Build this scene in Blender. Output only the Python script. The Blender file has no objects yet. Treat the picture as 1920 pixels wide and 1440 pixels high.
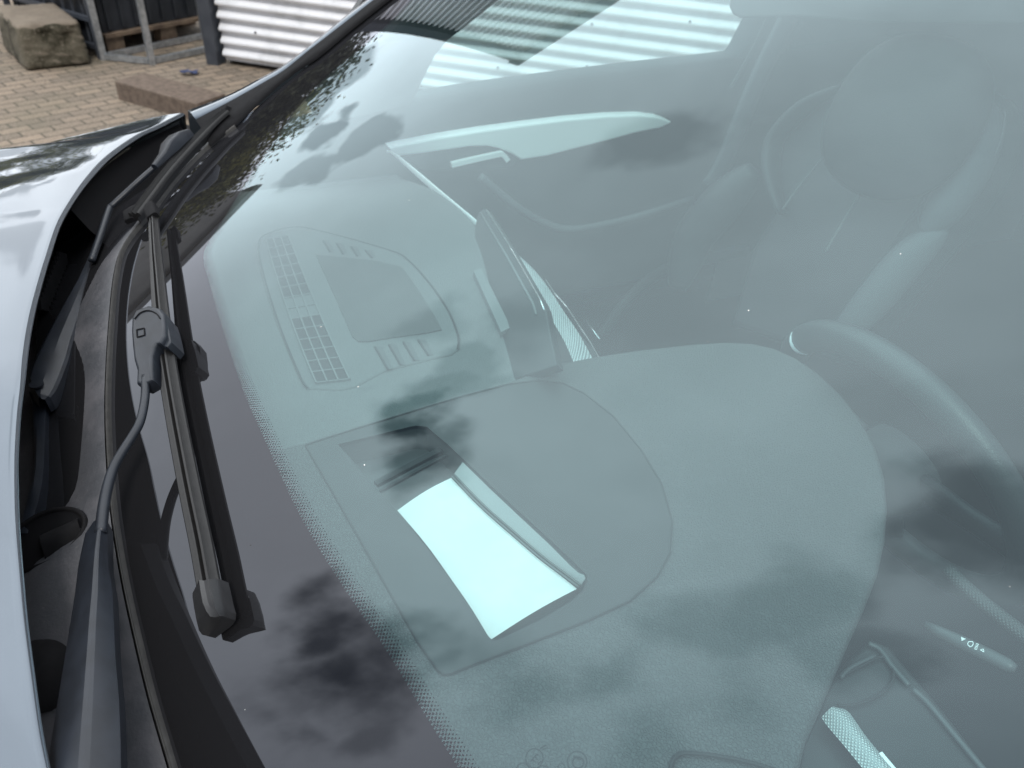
import bpy, bmesh, math, random
import numpy as np
from mathutils import Vector, Matrix
from mathutils.geometry import tessellate_polygon
random.seed(7); rng = np.random.default_rng(7)
R = math.radians
sc = bpy.context.scene
COL = sc.collection

# ------------------------------------------------------------------ camera
FPX = 1445.0
_n = np.array([-155, 1910, FPX]); _n /= np.linalg.norm(_n)
_f = np.array([0, 0, 1.0]) - _n[2]*_n; _f /= np.linalg.norm(_f)
_r = np.cross(_n, _f)
YAW = R(28)
_fh = np.array([math.cos(YAW), -math.sin(YAW), 0]); _rh = np.array([_fh[1], -_fh[0], 0])
CAM = np.array([-.78, 0, 1.55])
MC = np.outer(_fh, _f) + np.outer(_rh, _r) + np.outer([0, 0, -1], _n)
cd = bpy.data.cameras.new('camera'); cam = bpy.data.objects.new('camera', cd); COL.objects.link(cam)
cd.sensor_width = 36; cd.lens = 36*FPX/1920; cd.clip_start = .02; cd.clip_end = 2000
m3 = Matrix([list(MC[:, 0]), list(-MC[:, 1]), list(-MC[:, 2])]).transposed()
cam.matrix_world = Matrix.Translation(Vector(CAM)) @ m3.to_4x4()
cd.dof.use_dof = True; cd.dof.focus_distance = .62; cd.dof.aperture_fstop = 11
sc.camera = cam
vs = sc.view_settings
vs.view_transform = 'Standard'; vs.look = 'None'; vs.gamma = 1; vs.exposure = 0.0
sc.cycles.use_denoising = True
sc.cycles.max_bounces = 12; sc.cycles.transparent_max_bounces = 16

# ------------------------------------------------------------------ windscreen surface (analytic) and rays
def W(y): return .085 - y
def Dx(x, y): return max(.10, .33 - .35*W(y))*x*x
def zg(x, y): return 1.09 + .53*W(y) - Dx(x, y)
def gn(x, y):
    e = 1e-3
    v = np.array([-(zg(x+e, y)-zg(x-e, y))/2/e, -(zg(x, y+e)-zg(x, y-e))/2/e, 1.]); return v/np.linalg.norm(v)
def ray(u, v):
    d = MC @ np.array([u-960, v-720, FPX]); return d/np.linalg.norm(d)
def PL(u, v, p, n):
    d = ray(u, v); n = np.array(n, float); return CAM + ((np.array(p)-CAM) @ n)/(d @ n)*d
def PZ(u, v, z): return PL(u, v, (0, 0, z), (0, 0, 1))
def PX(u, v, x): return PL(u, v, (x, 0, 0), (1, 0, 0))
def PY(u, v, y): return PL(u, v, (0, y, 0), (0, 1, 0))
def PD(u, v, t): return CAM + t*ray(u, v)
def PG(u, v, off=0.0):
    d = ray(u, v); g = lambda t: (CAM+t*d)[2]-zg(*(CAM+t*d)[:2])-off
    ts = np.linspace(.1, 3, 500); best = None
    vals = [g(t) for t in ts]
    for a, b, ga, gb in zip(ts, ts[1:], vals, vals[1:]):
        if ga > 0 >= gb:
            for _ in range(30):
                m = (a+b)/2
                if g(m) > 0: a = m
                else: b = m
            return CAM+a*d
    k = int(np.argmin(vals)); return CAM + ts[k]*d
def refl(u, v):
    p = PG(u, v); n = gn(p[0], p[1]); d = ray(u, v); return d - 2*(d @ n)*n

# ------------------------------------------------------------------ sky and sun
SUN_AZ, SUN_EL = R(162), R(54)
world = bpy.data.worlds.new('World'); sc.world = world; world.use_nodes = True
wt = world.node_tree; wt.nodes.clear()
def N(t, kind, **kw):
    n = t.nodes.new(kind)
    for k, v in kw.items():
        if k == 'ins':
            for i, val in v.items():
                if isinstance(val, bpy.types.NodeSocket): t.links.new(val, n.inputs[i])
                else: n.inputs[i].default_value = val
        else: setattr(n, k, v)
    return n
def MA(t, op, a, b=None, c=None, clamp=False):
    n = t.nodes.new('ShaderNodeMath'); n.operation = op; n.use_clamp = clamp
    for i, val in enumerate((a, b, c)):
        if val is None: continue
        if isinstance(val, bpy.types.NodeSocket): t.links.new(val, n.inputs[i])
        else: n.inputs[i].default_value = val
    return n.outputs[0]
def VM(t, op, a, b=None, s=None):
    n = t.nodes.new('ShaderNodeVectorMath'); n.operation = op
    for i, val in enumerate((a, b)):
        if val is None: continue
        if isinstance(val, bpy.types.NodeSocket): t.links.new(val, n.inputs[i])
        else: n.inputs[i].default_value = val
    if s is not None:
        if isinstance(s, bpy.types.NodeSocket): t.links.new(s, n.inputs['Scale'])
        else: n.inputs['Scale'].default_value = s
    return n.outputs['Value'] if op in ('DOT_PRODUCT', 'LENGTH', 'DISTANCE') else n.outputs[0]
def SM(t, x, lo, hi, a=0.0, b=1.0):
    n = t.nodes.new('ShaderNodeMapRange'); n.interpolation_type = 'SMOOTHSTEP'
    t.links.new(x, n.inputs[0])
    for i, v in zip((1, 2, 3, 4), (lo, hi, a, b)): n.inputs[i].default_value = v
    return n.outputs[0]
def MIX(t, f, a, b, mode='MIX'):
    n = t.nodes.new('ShaderNodeMix'); n.data_type = 'RGBA'; n.blend_type = mode
    for s, val in ((n.inputs[0], f), (n.inputs[6], a), (n.inputs[7], b)):
        if isinstance(val, bpy.types.NodeSocket): t.links.new(val, s)
        else: s.default_value = val if not isinstance(val, tuple) else (*val[:3], 1)
    return n.outputs[2]
dirv = N(wt, 'ShaderNodeTexCoord').outputs['Generated']
sky = N(wt, 'ShaderNodeTexSky', sky_type='NISHITA', sun_disc=False, sun_elevation=SUN_EL, sun_rotation=R(90)-SUN_AZ)
sky.air_density = 1.2; sky.dust_density = 1.5
skyc = VM(wt, 'SCALE', sky.outputs[0], s=.075)
warp = N(wt, 'ShaderNodeTexNoise', ins={'Vector': dirv, 'Scale': 3.0, 'Detail': 4.0})
wv = VM(wt, 'SCALE', VM(wt, 'SUBTRACT', warp.outputs['Color'], (.5, .5, .5)), s=.22)
dv = VM(wt, 'ADD', dirv, wv)
# cloud deck: broad brightness towards the front-right of the car, mottled by noise
def unit(az, el): return (math.cos(R(el))*math.cos(R(az)), math.cos(R(el))*math.sin(R(az)), math.sin(R(el)))
lobe = SM(wt, VM(wt, 'DOT_PRODUCT', dirv, unit(8, 42)), -.15, .95)
n1 = N(wt, 'ShaderNodeTexNoise', ins={'Vector': dv, 'Scale': 2.6, 'Detail': 8.0, 'Roughness': .58})
tex = SM(wt, n1.outputs[0], .34, .66, .92, 1.06)
lum = MA(wt, 'MULTIPLY', MA(wt, 'MULTIPLY_ADD', lobe, 2.5, .40), tex)
ccol = MIX(wt, lobe, (.80, .88, 1.0), (.93, .965, 1.0))
cloud = VM(wt, 'SCALE', ccol, s=lum)
# gaps of deep blue between the clouds, with ragged edges
n2 = N(wt, 'ShaderNodeTexNoise', ins={'Vector': dirv, 'Scale': 6.0, 'Detail': 5.0, 'Roughness': .5})
rag = MA(wt, 'MULTIPLY', MA(wt, 'SUBTRACT', n2.outputs[0],   .5), .32)
gaps = None
GAPS = [(748, 900, .05, .55), (750, 860, .055, .75), (745, 805, .055, .85), (745, 765, .045, .8), (785, 735, .045, .5), (850, 680, .04, .35), (830, 600, .05, .25), (815, 830, .045, .6), (960, 600, .05, .2),
        (640, 1275, .10, 1.0), (600, 1215, .07, .85), (625, 1300, .09, .95), (570, 1370, .06, .8), (680, 1390, .05, .5), (1450, 1125, .08, .36), (1370, 1150, .07, .3), (1850, 990, .09, .55), (1765, 990, .06, .4), (1555, 1240, .06, .3),
        (980, 1300, .09, .38), (1110, 1290, .06, .3), (1200, 1380, .08, .3), (1380, 1330, .07, .28),
        (660, 130, .035, .5), (600, 190, .02, .5), (660, 200, .018, .5), (610, 250, .016, .45), (700, 240, .018, .3), (560, 330, .02, .3), (1220, 265, .05, .25)]
for u, v, rad, st in GAPS:
    dd = refl(u, v)
    q = MA(wt, 'ADD', VM(wt, 'DISTANCE', dirv, tuple(dd)), rag)
    s = SM(wt, q, rad*1.35, rad*.3, 0, min(1, st*1.12))
    gaps = s if gaps is None else MA(wt, 'MAXIMUM', gaps, s)
darkblue = VM(wt, 'MULTIPLY', skyc, (.55, .62, .62))
final = MIX(wt, gaps, cloud, darkblue)
bg = N(wt, 'ShaderNodeBackground', ins={'Color': final, 'Strength': 1.0})
wo = N(wt, 'ShaderNodeOutputWorld'); wt.links.new(bg.outputs[0], wo.inputs[0])
sd = bpy.data.lights.new('sun', 'SUN'); sd.energy = 2.0; sd.angle = R(14); sd.color = (1, .96, .90)
sun = bpy.data.objects.new('sun', sd); COL.objects.link(sun)
sun.rotation_euler = (-Vector(unit(math.degrees(SUN_AZ), math.degrees(SUN_EL)))).to_track_quat('-Z', 'Y').to_euler()

# ------------------------------------------------------------------ materials
def principled(name, col, rough=.5, metal=0.0, spec=.5, coat=0.0, coatr=.03):
    m = bpy.data.materials.new(name); m.use_nodes = True; b = m.node_tree.nodes['Principled BSDF']
    b.inputs['Base Color'].default_value = (*col, 1); b.inputs['Roughness'].default_value = rough
    b.inputs['Metallic'].default_value = metal; b.inputs['Specular IOR Level'].default_value = spec
    b.inputs['Coat Weight'].default_value = coat; b.inputs['Coat Roughness'].default_value = coatr
    return m, m.node_tree, b
def noise_col(t, b, c1, c2, scale, detail=5, lo=.35, hi=.65, rough=.6):
    tc = N(t, 'ShaderNodeTexCoord').outputs['Object']
    nz = N(t, 'ShaderNodeTexNoise', ins={'Vector': tc, 'Scale': scale, 'Detail': detail, 'Roughness': rough})
    f = SM(t, nz.outputs[0], lo, hi)
    c = MIX(t, f, c1, c2); t.links.new(c, b.inputs['Base Color']); return tc, f, c
def bump(t, b, h, strength=.2, dist=.001):
    bp = N(t, 'ShaderNodeBump', ins={'Strength': strength, 'Distance': dist, 'Height': h}); t.links.new(bp.outputs[0], b.inputs['Normal']); return bp
M = {}
m, t, b = principled('car_paint', (.08, .09, .115), .055, .72, .5, .45, .01); M['paint'] = m
tc, f, c = noise_col(t, b, (.112, .132, .156), (.122, .144, .168), 2500, 2)
m, t, b = principled('dark_underside', (.006, .006, .007), .7, 0, .1); M['dark'] = m
# cowl plastic: faded dark grey, dusty
m, t, b = principled('cowl_plastic', (.03, .03, .034), .42, 0, .45); M['cowl'] = m
tc, f, c = noise_col(t, b, (.050, .052, .058), (.085, .083, .090), 22, 8, .38, .72)
vz = N(t, 'ShaderNodeTexNoise', ins={'Vector': tc, 'Scale': 420.0, 'Detail': 3.0})
dust = N(t, 'ShaderNodeTexNoise', ins={'Vector': tc, 'Scale': 190.0, 'Detail': 6.0, 'Roughness': .7})
c2 = MIX(t, SM(t, dust.outputs[0], .64, .76, 0, .35), c, (.22, .21, .20)); t.links.new(c2, b.inputs['Base Color'])
bump(t, b, vz.outputs[0], .35, .0006)
t.links.new(SM(t, dust.outputs[0], .3, .7, .36, .58), b.inputs['Roughness'])
def satin(key, col, rough, nscale=60, spec=.5):
    m, t, b = principled(key, col, rough, 0, spec); M[key] = m
    tc, f, c = noise_col(t, b, tuple(x*.85 for x in col), tuple(min(1, x*1.2) for x in col), nscale, 6)
    vz = N(t, 'ShaderNodeTexNoise', ins={'Vector': tc, 'Scale': 900.0, 'Detail': 2.0}); bump(t, b, vz.outputs[0], .12, .0004)
    return m
satin('arm_black', (.012, .015, .021), .42, 60, .42)
satin('rubber', (.014, .013, .012), .5)
satin('blade_rubber', (.0105, .0103, .0102), .46, 180, .38)
satin('trim_black', (.009, .009, .010), .75, 60, .1)
satin('cap_black', (.020, .020, .021), .38, 60, .5)
satin('lip_rubber', (.034, .033, .031), .5, 120)
# interior plastics with leather grain
def grain(key, col, scale=520, strength=.5, rough=.55):
    m, t, b = principled(key, col, rough, 0, .4); M[key] = m
    tc = N(t, 'ShaderNodeTexCoord').outputs['Object']
    vo = N(t, 'ShaderNodeTexVoronoi', feature='DISTANCE_TO_EDGE', ins={'Vector': tc, 'Scale': float(scale)})
    bump(t, b, SM(t, vo.outputs[0], 0, .25), strength, .0005); return m
grain('dash', (.10, .103, .105), 420, .6, .48); grain('hood_dash', (.058, .060, .062), 360, 1.0, .45)
grain('panel_smooth', (.020, .021, .022), 900, .1, .42)
grain('recess', (.06, .062, .064), 900, .1, .4)
grain('vent_dark', (.012, .012, .013), 900, .1, .6)
grain('vent_bar', (.13, .135, .137), 900, .1, .5)
grain('door_dark', (.022, .024, .026), 500, .3, .6); grain('seat_leather', (.014, .015, .017), 260, .35, .5)
grain('headrest_leather', (.008, .009, .010), 260, .2, .6); grain('seat_light', (.085, .09, .095), 260, .35, .45)
grain('screen_back', (.032, .034, .036), 900, .08, .45); grain('wheel_leather', (.032, .034, .036), 420, .25, .38)
grain('lining', (.10, .10, .105), 900, .1, .8); grain('stalk_plastic', (.06, .063, .066), 900, .1, .4)
m, t, b = principled('bright_trim', (.86, .88, .88), .42, .15); M['trim'] = m
m, t, b = principled('chrome', (.9, .9, .9), .12, 1.0); M['chrome'] = m
def knurl(key, sx, ang, k=1.0):
    m, t, b = principled(key, (.8, .82, .82), .38, .2); M[key] = m
    uv = N(t, 'ShaderNodeUVMap').outputs[0]
    w1 = N(t, 'ShaderNodeTexWave', wave_type='BANDS', bands_direction='DIAGONAL', ins={'Vector': uv, 'Scale': sx})
    mp = N(t, 'ShaderNodeMapping', ins={'Vector': uv, 'Rotation': (0, 0, ang)})
    w2 = N(t, 'ShaderNodeTexWave', wave_type='BANDS', bands_direction='DIAGONAL', ins={'Vector': mp.outputs[0], 'Scale': sx})
    h = MA(t, 'MULTIPLY', w1.outputs[1], w2.outputs[1])
    t.links.new(MIX(t, h, (.30*k, .33*k, .34*k), (.86*k, .88*k, .88*k)), b.inputs['Base Color']); bump(t, b, h, .7, .0012)
knurl('knurled', 20.0, R(90), 1.1); knurl('ribbed', 6.0, R(0), 1.1); knurl('knurled_dark', 17.0, R(90), .10)
# speaker mesh
m, t, b = principled('speaker_mesh', (.05, .05, .05), .5); M['speaker'] = m
tc = N(t, 'ShaderNodeTexCoord').outputs['Object']
vo = N(t, 'ShaderNodeTexVoronoi', voronoi_dimensions='2D', ins={'Vector': tc, 'Scale': 420.0, 'Randomness': 0.0})
hole = SM(t, vo.outputs[0], .25, .42)
t.links.new(MIX(t, hole, (.008, .008, .008), (.06, .062, .063)), b.inputs['Base Color']); bump(t, b, hole, .5, .0006)
m, t, b = principled('white_glare', (.74, .75, .75), .7, 0, .3); M['glare'] = m; noise_col(t, b, (.70, .715, .715), (.76, .77, .77), 30, 6)  # bright sky reflection put into the base colour
m, t, b = principled('grey_glare', (.36, .37, .375), .7, 0, .3); M['glare_grey'] = m  # dimmer part of the same reflection, as a greyer colour
m, t, b = principled('white_print', (.85, .85, .85), .5); M['print'] = m
m, t, b = principled('glass_print', (.012, .012, .013), .5, 0, .2); M['etch'] = m
m, t, b = principled('grey_groove', (.10, .11, .11), .7); M['groove_line'] = m

# laminated windscreen: outer-face reflection, green-tinted inner-face reflection, tinted transmission, printed black band with dots
def schlick(t, f0):
    g = N(t, 'ShaderNodeNewGeometry')
    c = MA(t, 'ABSOLUTE', VM(t, 'DOT_PRODUCT', g.outputs['Normal'], g.outputs['Incoming']))
    p = MA(t, 'POWER', MA(t, 'SUBTRACT', 1.0, c, clamp=True), 5.0)
    return MA(t, 'MULTIPLY_ADD', p, 1-f0, f0)
def glassmat(name, f0, tint, frit):
    m = bpy.data.materials.new(name); m.use_nodes = True; t = m.node_tree; t.nodes.clear()
    F = schlick(t, f0); Tm = MA(t, 'SUBTRACT', 1.0, F); T2 = MA(t, 'MULTIPLY', Tm, Tm)
    outer = N(t, 'ShaderNodeBsdfGlossy', ins={'Roughness': 0.0, 'Color': VM(t, 'SCALE', (.88, .91, 1.0), s=F)})
    inner = N(t, 'ShaderNodeBsdfGlossy', ins={'Roughness': 0.0, 'Color': VM(t, 'SCALE', tuple(x*x for x in tint), s=MA(t, 'MULTIPLY', F, T2))})
    tr = N(t, 'ShaderNodeBsdfTransparent', ins={'Color': VM(t, 'SCALE', tint, s=T2)})
    add1 = N(t, 'ShaderNodeAddShader', ins={0: inner.outputs[0], 1: tr.outputs[0]})
    low = add1.outputs[0]
    if frit:
        uv = N(t, 'ShaderNodeUVMap', uv_map='frit').outputs[0]
        sx = N(t, 'ShaderNodeSeparateXYZ', ins={0: uv}); U, V = sx.outputs[0], sx.outputs[1]
        p = .0029
        col_ = MA(t, 'DIVIDE', U, p); row = MA(t, 'DIVIDE', V, p*.62)
        ri = MA(t, 'FLOOR', row); odd = MA(t, 'MULTIPLY', MA(t, 'MODULO', MA(t, 'ADD', ri, 1000.0), 2.0), .5)
        fx = MA(t, 'SUBTRACT', MA(t, 'FRACT', MA(t, 'ADD', col_, odd)), .5)
        fy = MA(t, 'MULTIPLY', MA(t, 'SUBTRACT', MA(t, 'FRACT', row), .5), .5)
        dist = MA(t, 'SQRT', MA(t, 'ADD', MA(t, 'MULTIPLY', fx, fx), MA(t, 'MULTIPLY', fy, fy)))
        rad = N(t, 'ShaderNodeMapRange', ins={0: V, 1: 0.0, 2: .0105, 3: .36, 4: .12}).outputs[0]
        dots = MA(t, 'MULTIPLY', MA(t, 'LESS_THAN', dist, rad), MA(t, 'LESS_THAN', V, .0105))
        mask = MA(t, 'MAXIMUM', dots, MA(t, 'LESS_THAN', V, 0.0))
        blk = N(t, 'ShaderNodeBsdfDiffuse', ins={'Color': (.010, .010, .011, 1)})
        mx = N(t, 'ShaderNodeMixShader', ins={0: mask, 1: low, 2: blk.outputs[0]}); low = mx.outputs[0]
        # dust specks lying on the outside
        tc = N(t, 'ShaderNodeTexCoord').outputs['Object']
        vo = N(t, 'ShaderNodeTexVoronoi', ins={'Vector': tc, 'Scale': 60.0})
        rnd = N(t, 'ShaderNodeSeparateXYZ', ins={0: vo.outputs['Color']})
        size = MA(t, 'MULTIPLY', MA(t, 'SUBTRACT', rnd.outputs[0], .76), .16)
        spk = MA(t, 'LESS_THAN', vo.outputs['Distance'], size)
        dcol = MIX(t, MA(t, 'GREATER_THAN', rnd.outputs[1], .3), (.05, .05, .05), (.75, .74, .7))
        dsh = N(t, 'ShaderNodeBsdfDiffuse', ins={'Color': dcol})
    top = N(t, 'ShaderNodeAddShader', ins={0: outer.outputs[0], 1: low}).outputs[0]
    if frit: top = N(t, 'ShaderNodeMixShader', ins={0: spk, 1: top, 2: dsh.outputs[0]}).outputs[0]
    o = N(t, 'ShaderNodeOutputMaterial'); t.links.new(top, o.inputs[0]); return m
M['glass'] = glassmat('windscreen_glass', .060, (.70, .90, .89), True)
M['side_glass'] = glassmat('side_glass', .045, (.80, .91, .90), False)

# outdoors
m, t, b = principled('brick_paving', (.2, .17, .14), .85); M['paving'] = m
tc = N(t, 'ShaderNodeTexCoord').outputs['Object']
mp = N(t, 'ShaderNodeMapping', ins={'Vector': tc, 'Rotation': (0, 0, R(68))})
br = N(t, 'ShaderNodeTexBrick', ins={'Vector': mp.outputs[0], 'Scale': 1.0, 'Brick Width': .16, 'Row Height': .08, 'Mortar Size': .006, 'Mortar Smooth': .3, 'Bias': 0.0,
        'Color1': (.27, .21, .155, 1), 'Color2': (.16, .13, .10, 1), 'Mortar': (.045, .04, .03, 1)})
nz = N(t, 'ShaderNodeTexNoise', ins={'Vector': tc, 'Scale': 70.0, 'Detail': 8.0, 'Roughness': .8})
nz2 = N(t, 'ShaderNodeTexNoise', ins={'Vector': tc, 'Scale': 1.6, 'Detail': 5.0})
c = MIX(t, SM(t, nz.outputs[0], .46, .66, 0, .55), br.outputs[0], (.44, .36, .28))
c = MIX(t, SM(t, nz.outputs[0], .48, .34, 0, .6), c, (.08, .07, .055))
c = MIX(t, SM(t, nz2.outputs[0], .45, .7, 0, .35), c, (.12, .115, .075)); t.links.new(c, b.inputs['Base Color'])
bump(t, b, MA(t, 'ADD', br.outputs['Fac'], MA(t, 'MULTIPLY', nz.outputs[0], -.6)), .6, -.006)
m, t, b = principled('mossy_concrete', (.2, .18, .15), .95); M['concrete'] = m
tc, f, c = noise_col(t, b, (.032, .029, .016), (.135, .120, .088), 5, 9, .40, .60, .66)
nz = N(t, 'ShaderNodeTexNoise', ins={'Vector': tc, 'Scale': 60.0, 'Detail': 6.0, 'Roughness': .7})
c = MIX(t, SM(t, nz.outputs[0], .52, .72, 0, .55), c, (.36, .31, .25))
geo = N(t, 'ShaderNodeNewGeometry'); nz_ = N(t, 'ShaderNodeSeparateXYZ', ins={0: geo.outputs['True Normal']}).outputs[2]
c = MIX(t, SM(t, nz_, .3, .8, 0, .55), c, (.33, .27, .215))  # paler colour on upward faces stands in for the lit top
t.links.new(c, b.inputs['Base Color']); bump(t, b, nz.outputs[0], .8, .01)
m, t, b = principled('brown_stone', (.14, .10, .075), .9); M['brownstone'] = m
tc, f, c = noise_col(t, b, (.105, .078, .060), (.165, .125, .098), 30, 8)
m, t, b = principled('galvanised', (.42, .44, .46), .42, .65); M['galv'] = m; noise_col(t, b, (.30, .32, .34), (.48, .50, .52), 30, 6)
m, t, b = principled('black_plastic', (.018, .021, .027), .5); M['blackp'] = m; noise_col(t, b, (.014, .017, .022), (.028, .032, .04), 8, 6)
m, t, b = principled('old_wood', (.16, .11, .075), .85); M['wood'] = m; noise_col(t, b, (.10, .07, .05), (.20, .145, .10), 14, 8)
m, t, b = principled('white_cladding', (.82, .83, .86), .38, 0, .5); M['white'] = m
tc, f, c = noise_col(t, b, (.66, .67, .69), (.84, .85, .88), 4, 9, .30, .55, .7)
m, t, b = principled('slate_post', (.05, .058, .072), .45); M['slate'] = m; noise_col(t, b, (.045, .052, .066), (.06, .068, .083), 10, 5)
m, t, b = principled('hall_wall', (.3, .3, .29), .8); M['hall'] = m; noise_col(t, b, (.52, .52, .50), (.60, .60, .58), 2, 6)
m, t, b = principled('hall_trim', (.45, .46, .46), .5); M['halltrim'] = m
m, t, b = principled('leaf_dark', (.045, .055, .03), .7); M['leaf'] = m; noise_col(t, b, (.03, .035, .02), (.07, .075, .035), 3, 4)
m, t, b = principled('leaf_olive', (.12, .13, .04), .7); M['leaf2'] = m; noise_col(t, b, (.07, .075, .035), (.24, .23, .05), 2, 4)
m, t, b = principled('bark', (.06, .05, .04), .9); M['bark'] = m
m, t, b = principled('blue_plastic', (.04, .055, .13), .6); M['blue'] = m

# ------------------------------------------------------------------ mesh helpers
def ob(name, verts, faces, mat, parent=None, smooth=False, uv=None):
    me = bpy.data.meshes.new(name); me.from_pydata([tuple(map(float, v)) for v in verts], [], faces)
    bm = bmesh.new(); bm.from_mesh(me); bmesh.ops.recalc_face_normals(bm, faces=bm.faces); bm.to_mesh(me); bm.free()
    mats = mat if isinstance(mat, (list, tuple)) else [mat]
    for k in mats: me.materials.append(M[k])
    if uv is not None:
        l = me.uv_layers.new(name='frit' if name == 'windscreen' else 'UVMap')
        for lp in me.loops: l.data[lp.index].uv = uv[lp.vertex_index]
    if smooth:
        for p in me.polygons: p.use_smooth = True
        if smooth != True: me.set_sharp_from_angle(angle=R(smooth))
    o = bpy.data.objects.new(name, me); COL.objects.link(o)
    if parent: o.parent = parent
    return o
class MB:
    def __init__(s): s.v = []; s.f = []; s.uv = []
    def add(s, v, f, uv=None):
        k = len(s.v); s.v += [np.array(a, float) for a in v]; s.f += [tuple(i+k for i in q) for q in f]
        s.uv += list(uv) if uv is not None else [(0, 0)]*len(v)
    def build(s, name, mat, parent=None, smooth=False, uv=False): return ob(name, s.v, s.f, mat, parent, smooth, s.uv if uv else None)
    def grid(s, rows, uv=False, closed=False):
        nr, nc = len(rows), len(rows[0]); v = [p for r_ in rows for p in r_]
        f = [(i*nc+j, i*nc+(j+1) % nc, (i+1)*nc+(j+1) % nc, (i+1)*nc+j) for i in range(nr-1) for j in range(nc if closed else nc-1)]
        u = None
        if uv:
            u = []; L = 0
            for i in range(nr):
                if i: L += np.linalg.norm(np.array(rows[i][nc//2])-np.array(rows[i-1][nc//2]))
                w = 0
                for j in range(nc):
                    if j: w += np.linalg.norm(np.array(rows[i][j])-np.array(rows[i][j-1]))
                    u.append((L*10, w*10))
        s.add(v, f, u)
    def sweep(s, path, prof, up, cap=True, uv=False):
        """prof(i) -> list of (side, height); up: vector or list of vectors"""
        path = [np.array(p, float) for p in path]; n = len(path); rows = []
        for i, p in enumerate(path):
            tg = path[min(i+1, n-1)]-path[max(i-1, 0)]; tg /= np.linalg.norm(tg)
            u = np.array(up[i] if isinstance(up, list) else up, float); u = u-(u @ tg)*tg; u /= np.linalg.norm(u)
            sd_ = np.cross(tg, u); pr = prof(i) if callable(prof) else prof
            rows.append([p+a*sd_+h*u for a, h in pr])
        s.grid(rows, uv=uv, closed=True)
        if cap:
            k = len(s.v)-len(rows)*len(rows[0]); m_ = len(rows[0])
            s.f.append(tuple(range(k+m_-1, k-1, -1))); s.f.append(tuple(k+(n-1)*m_+j for j in range(m_)))
    def box(s, c, ax, ay, az):
        c, ax, ay, az = (np.array(q, float) for q in (c, ax, ay, az))
        v = [c+sx*ax/2+sy*ay/2+sz*az/2 for sz in (-1, 1) for sy in (-1, 1) for sx in (-1, 1)]
        s.add(v, [(0, 2, 3, 1), (4, 5, 7, 6), (0, 1, 5, 4), (2, 6, 7, 3), (0, 4, 6, 2), (1, 3, 7, 5)])
    def bar(s, a, b, w, h=None, up=(0, 0, 1)):
        a, b = np.array(a, float), np.array(b, float); h = h or w
        s.sweep([a, b], [(-w/2, -h/2), (w/2, -h/2), (w/2, h/2), (-w/2, h/2)], up if abs((b-a)@np.array(up, float)) < .95*np.linalg.norm(b-a) else (1, .2, 0))
    def slab(s, top, down, holes=(), bevel=0.0, bevn=3):
        """polygon top (list of points), extruded by vector down; bevel rounds the outer rim"""
        top = [np.array(p, float) for p in top]; down = np.array(down, float)
        holes = [[np.array(p, float) for p in h] for h in holes]
        L = np.linalg.norm(down); dn = down/L
        loops = [top]+holes
        flat = [p for l in loops for p in l]
        tris = tessellate_polygon([[Vector(p) for p in l] for l in loops])
        s.add(flat, [tuple(q) for q in tris])
        for hi, l in enumerate(loops):
            rows = [l]
            if bevel and hi == 0:
                cen = sum(l)/len(l); n = len(l)
                outs = []
                nrm = dn
                area = sum(np.cross(l[i]-cen, l[(i+1) % n]-cen) for i in range(n)) @ nrm
                for i in range(n):
                    tg = l[(i+1) % n]-l[i-1]; o_ = np.cross(tg, nrm); o_ -= (o_ @ nrm)*nrm; o_ /= np.linalg.norm(o_)
                    outs.append(o_ if area > 0 else -o_)
                for k in range(1, bevn+1):
                    a = math.pi/2*k/bevn
                    rows.append([p+bevel*(math.sin(a)*o_+(1-math.cos(a))*dn) for p, o_ in zip(l, outs)])
            rows.append([p+down for p in rows[-1]])
            s.grid(rows, closed=True)
def spline(pts, n):
    """Catmull-Rom through points, n samples"""
    P = [np.array(p, float) for p in pts]; P = [2*P[0]-P[1]]+P+[2*P[-1]-P[-2]]; out = []
    m_ = len(P)-3
    for k in range(n):
        x = k/(n-1)*m_; i = min(int(x), m_-1); u = x-i
        a, b_, c_, d = P[i:i+4]
        out.append(.5*((2*b_)+(-a+c_)*u+(2*a-5*b_+4*c_-d)*u*u+(-a+3*b_-3*c_+d)*u**3))
    return out
def ngon(n, r, r2=None): return [(r*math.cos(2*math.pi*k/n), (r2 or r)*math.sin(2*math.pi*k/n)) for k in range(n)]
def empty(name, loc=(0, 0, 0), **kw):
    o = bpy.data.objects.new(name, None); COL.objects.link(o); o.location = loc
    for k, v in kw.items(): o[k] = v
    return o
def tag(o, **kw):
    for k, v in kw.items(): o[k] = v
    return o

# ================================================================== SETTING
g = MB(); g.add([(-120, -120, 0), (120, -120, 0), (120, 120, 0), (-120, 120, 0)], [(0, 1, 2, 3)])
tag(g.build('ground', 'paving'), kind='structure')

# ---- white corrugated shed
wc = PZ(415, 120, 0); wd = np.array([-.65, -.76, 0]); wd /= np.linalg.norm(wd); wn = np.array([wd[1], -wd[0], 0])   # normal towards the camera
if wn @ (CAM-wc) < 0: wn = -wn
shed = empty('corrugated_shed', wc + wd*5 - wn*3, label='white shed clad in horizontally corrugated metal sheets with a grey corner post', category='shed')
def local(o, pts): l = np.array(o.location); return [np.array(p)-l for p in pts]
pitch = .0785; H = 4.25; rows = []
prof = [(0, -.018), (.012, -.0195), (.0235, -.019), (.0265, -.010), (.0285, .008), (.034, .0145), (.042, .0160), (.052, .0125), (.066, -.004), (.0765, -.0165)]
z = .03
while z < H:
    for dz, dn in prof:
        rows.append([wc+wd*.03+wn*dn+np.array([0, 0, z+dz]), wc+wd*11+wn*dn+np.array([0, 0, z+dz])])
    z += pitch
w_ = MB(); w_.grid(rows); w_.v = local(shed, w_.v); w_.build('cladding', 'white', shed)
w_ = MB(); c0 = wc-wn*.06
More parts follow.
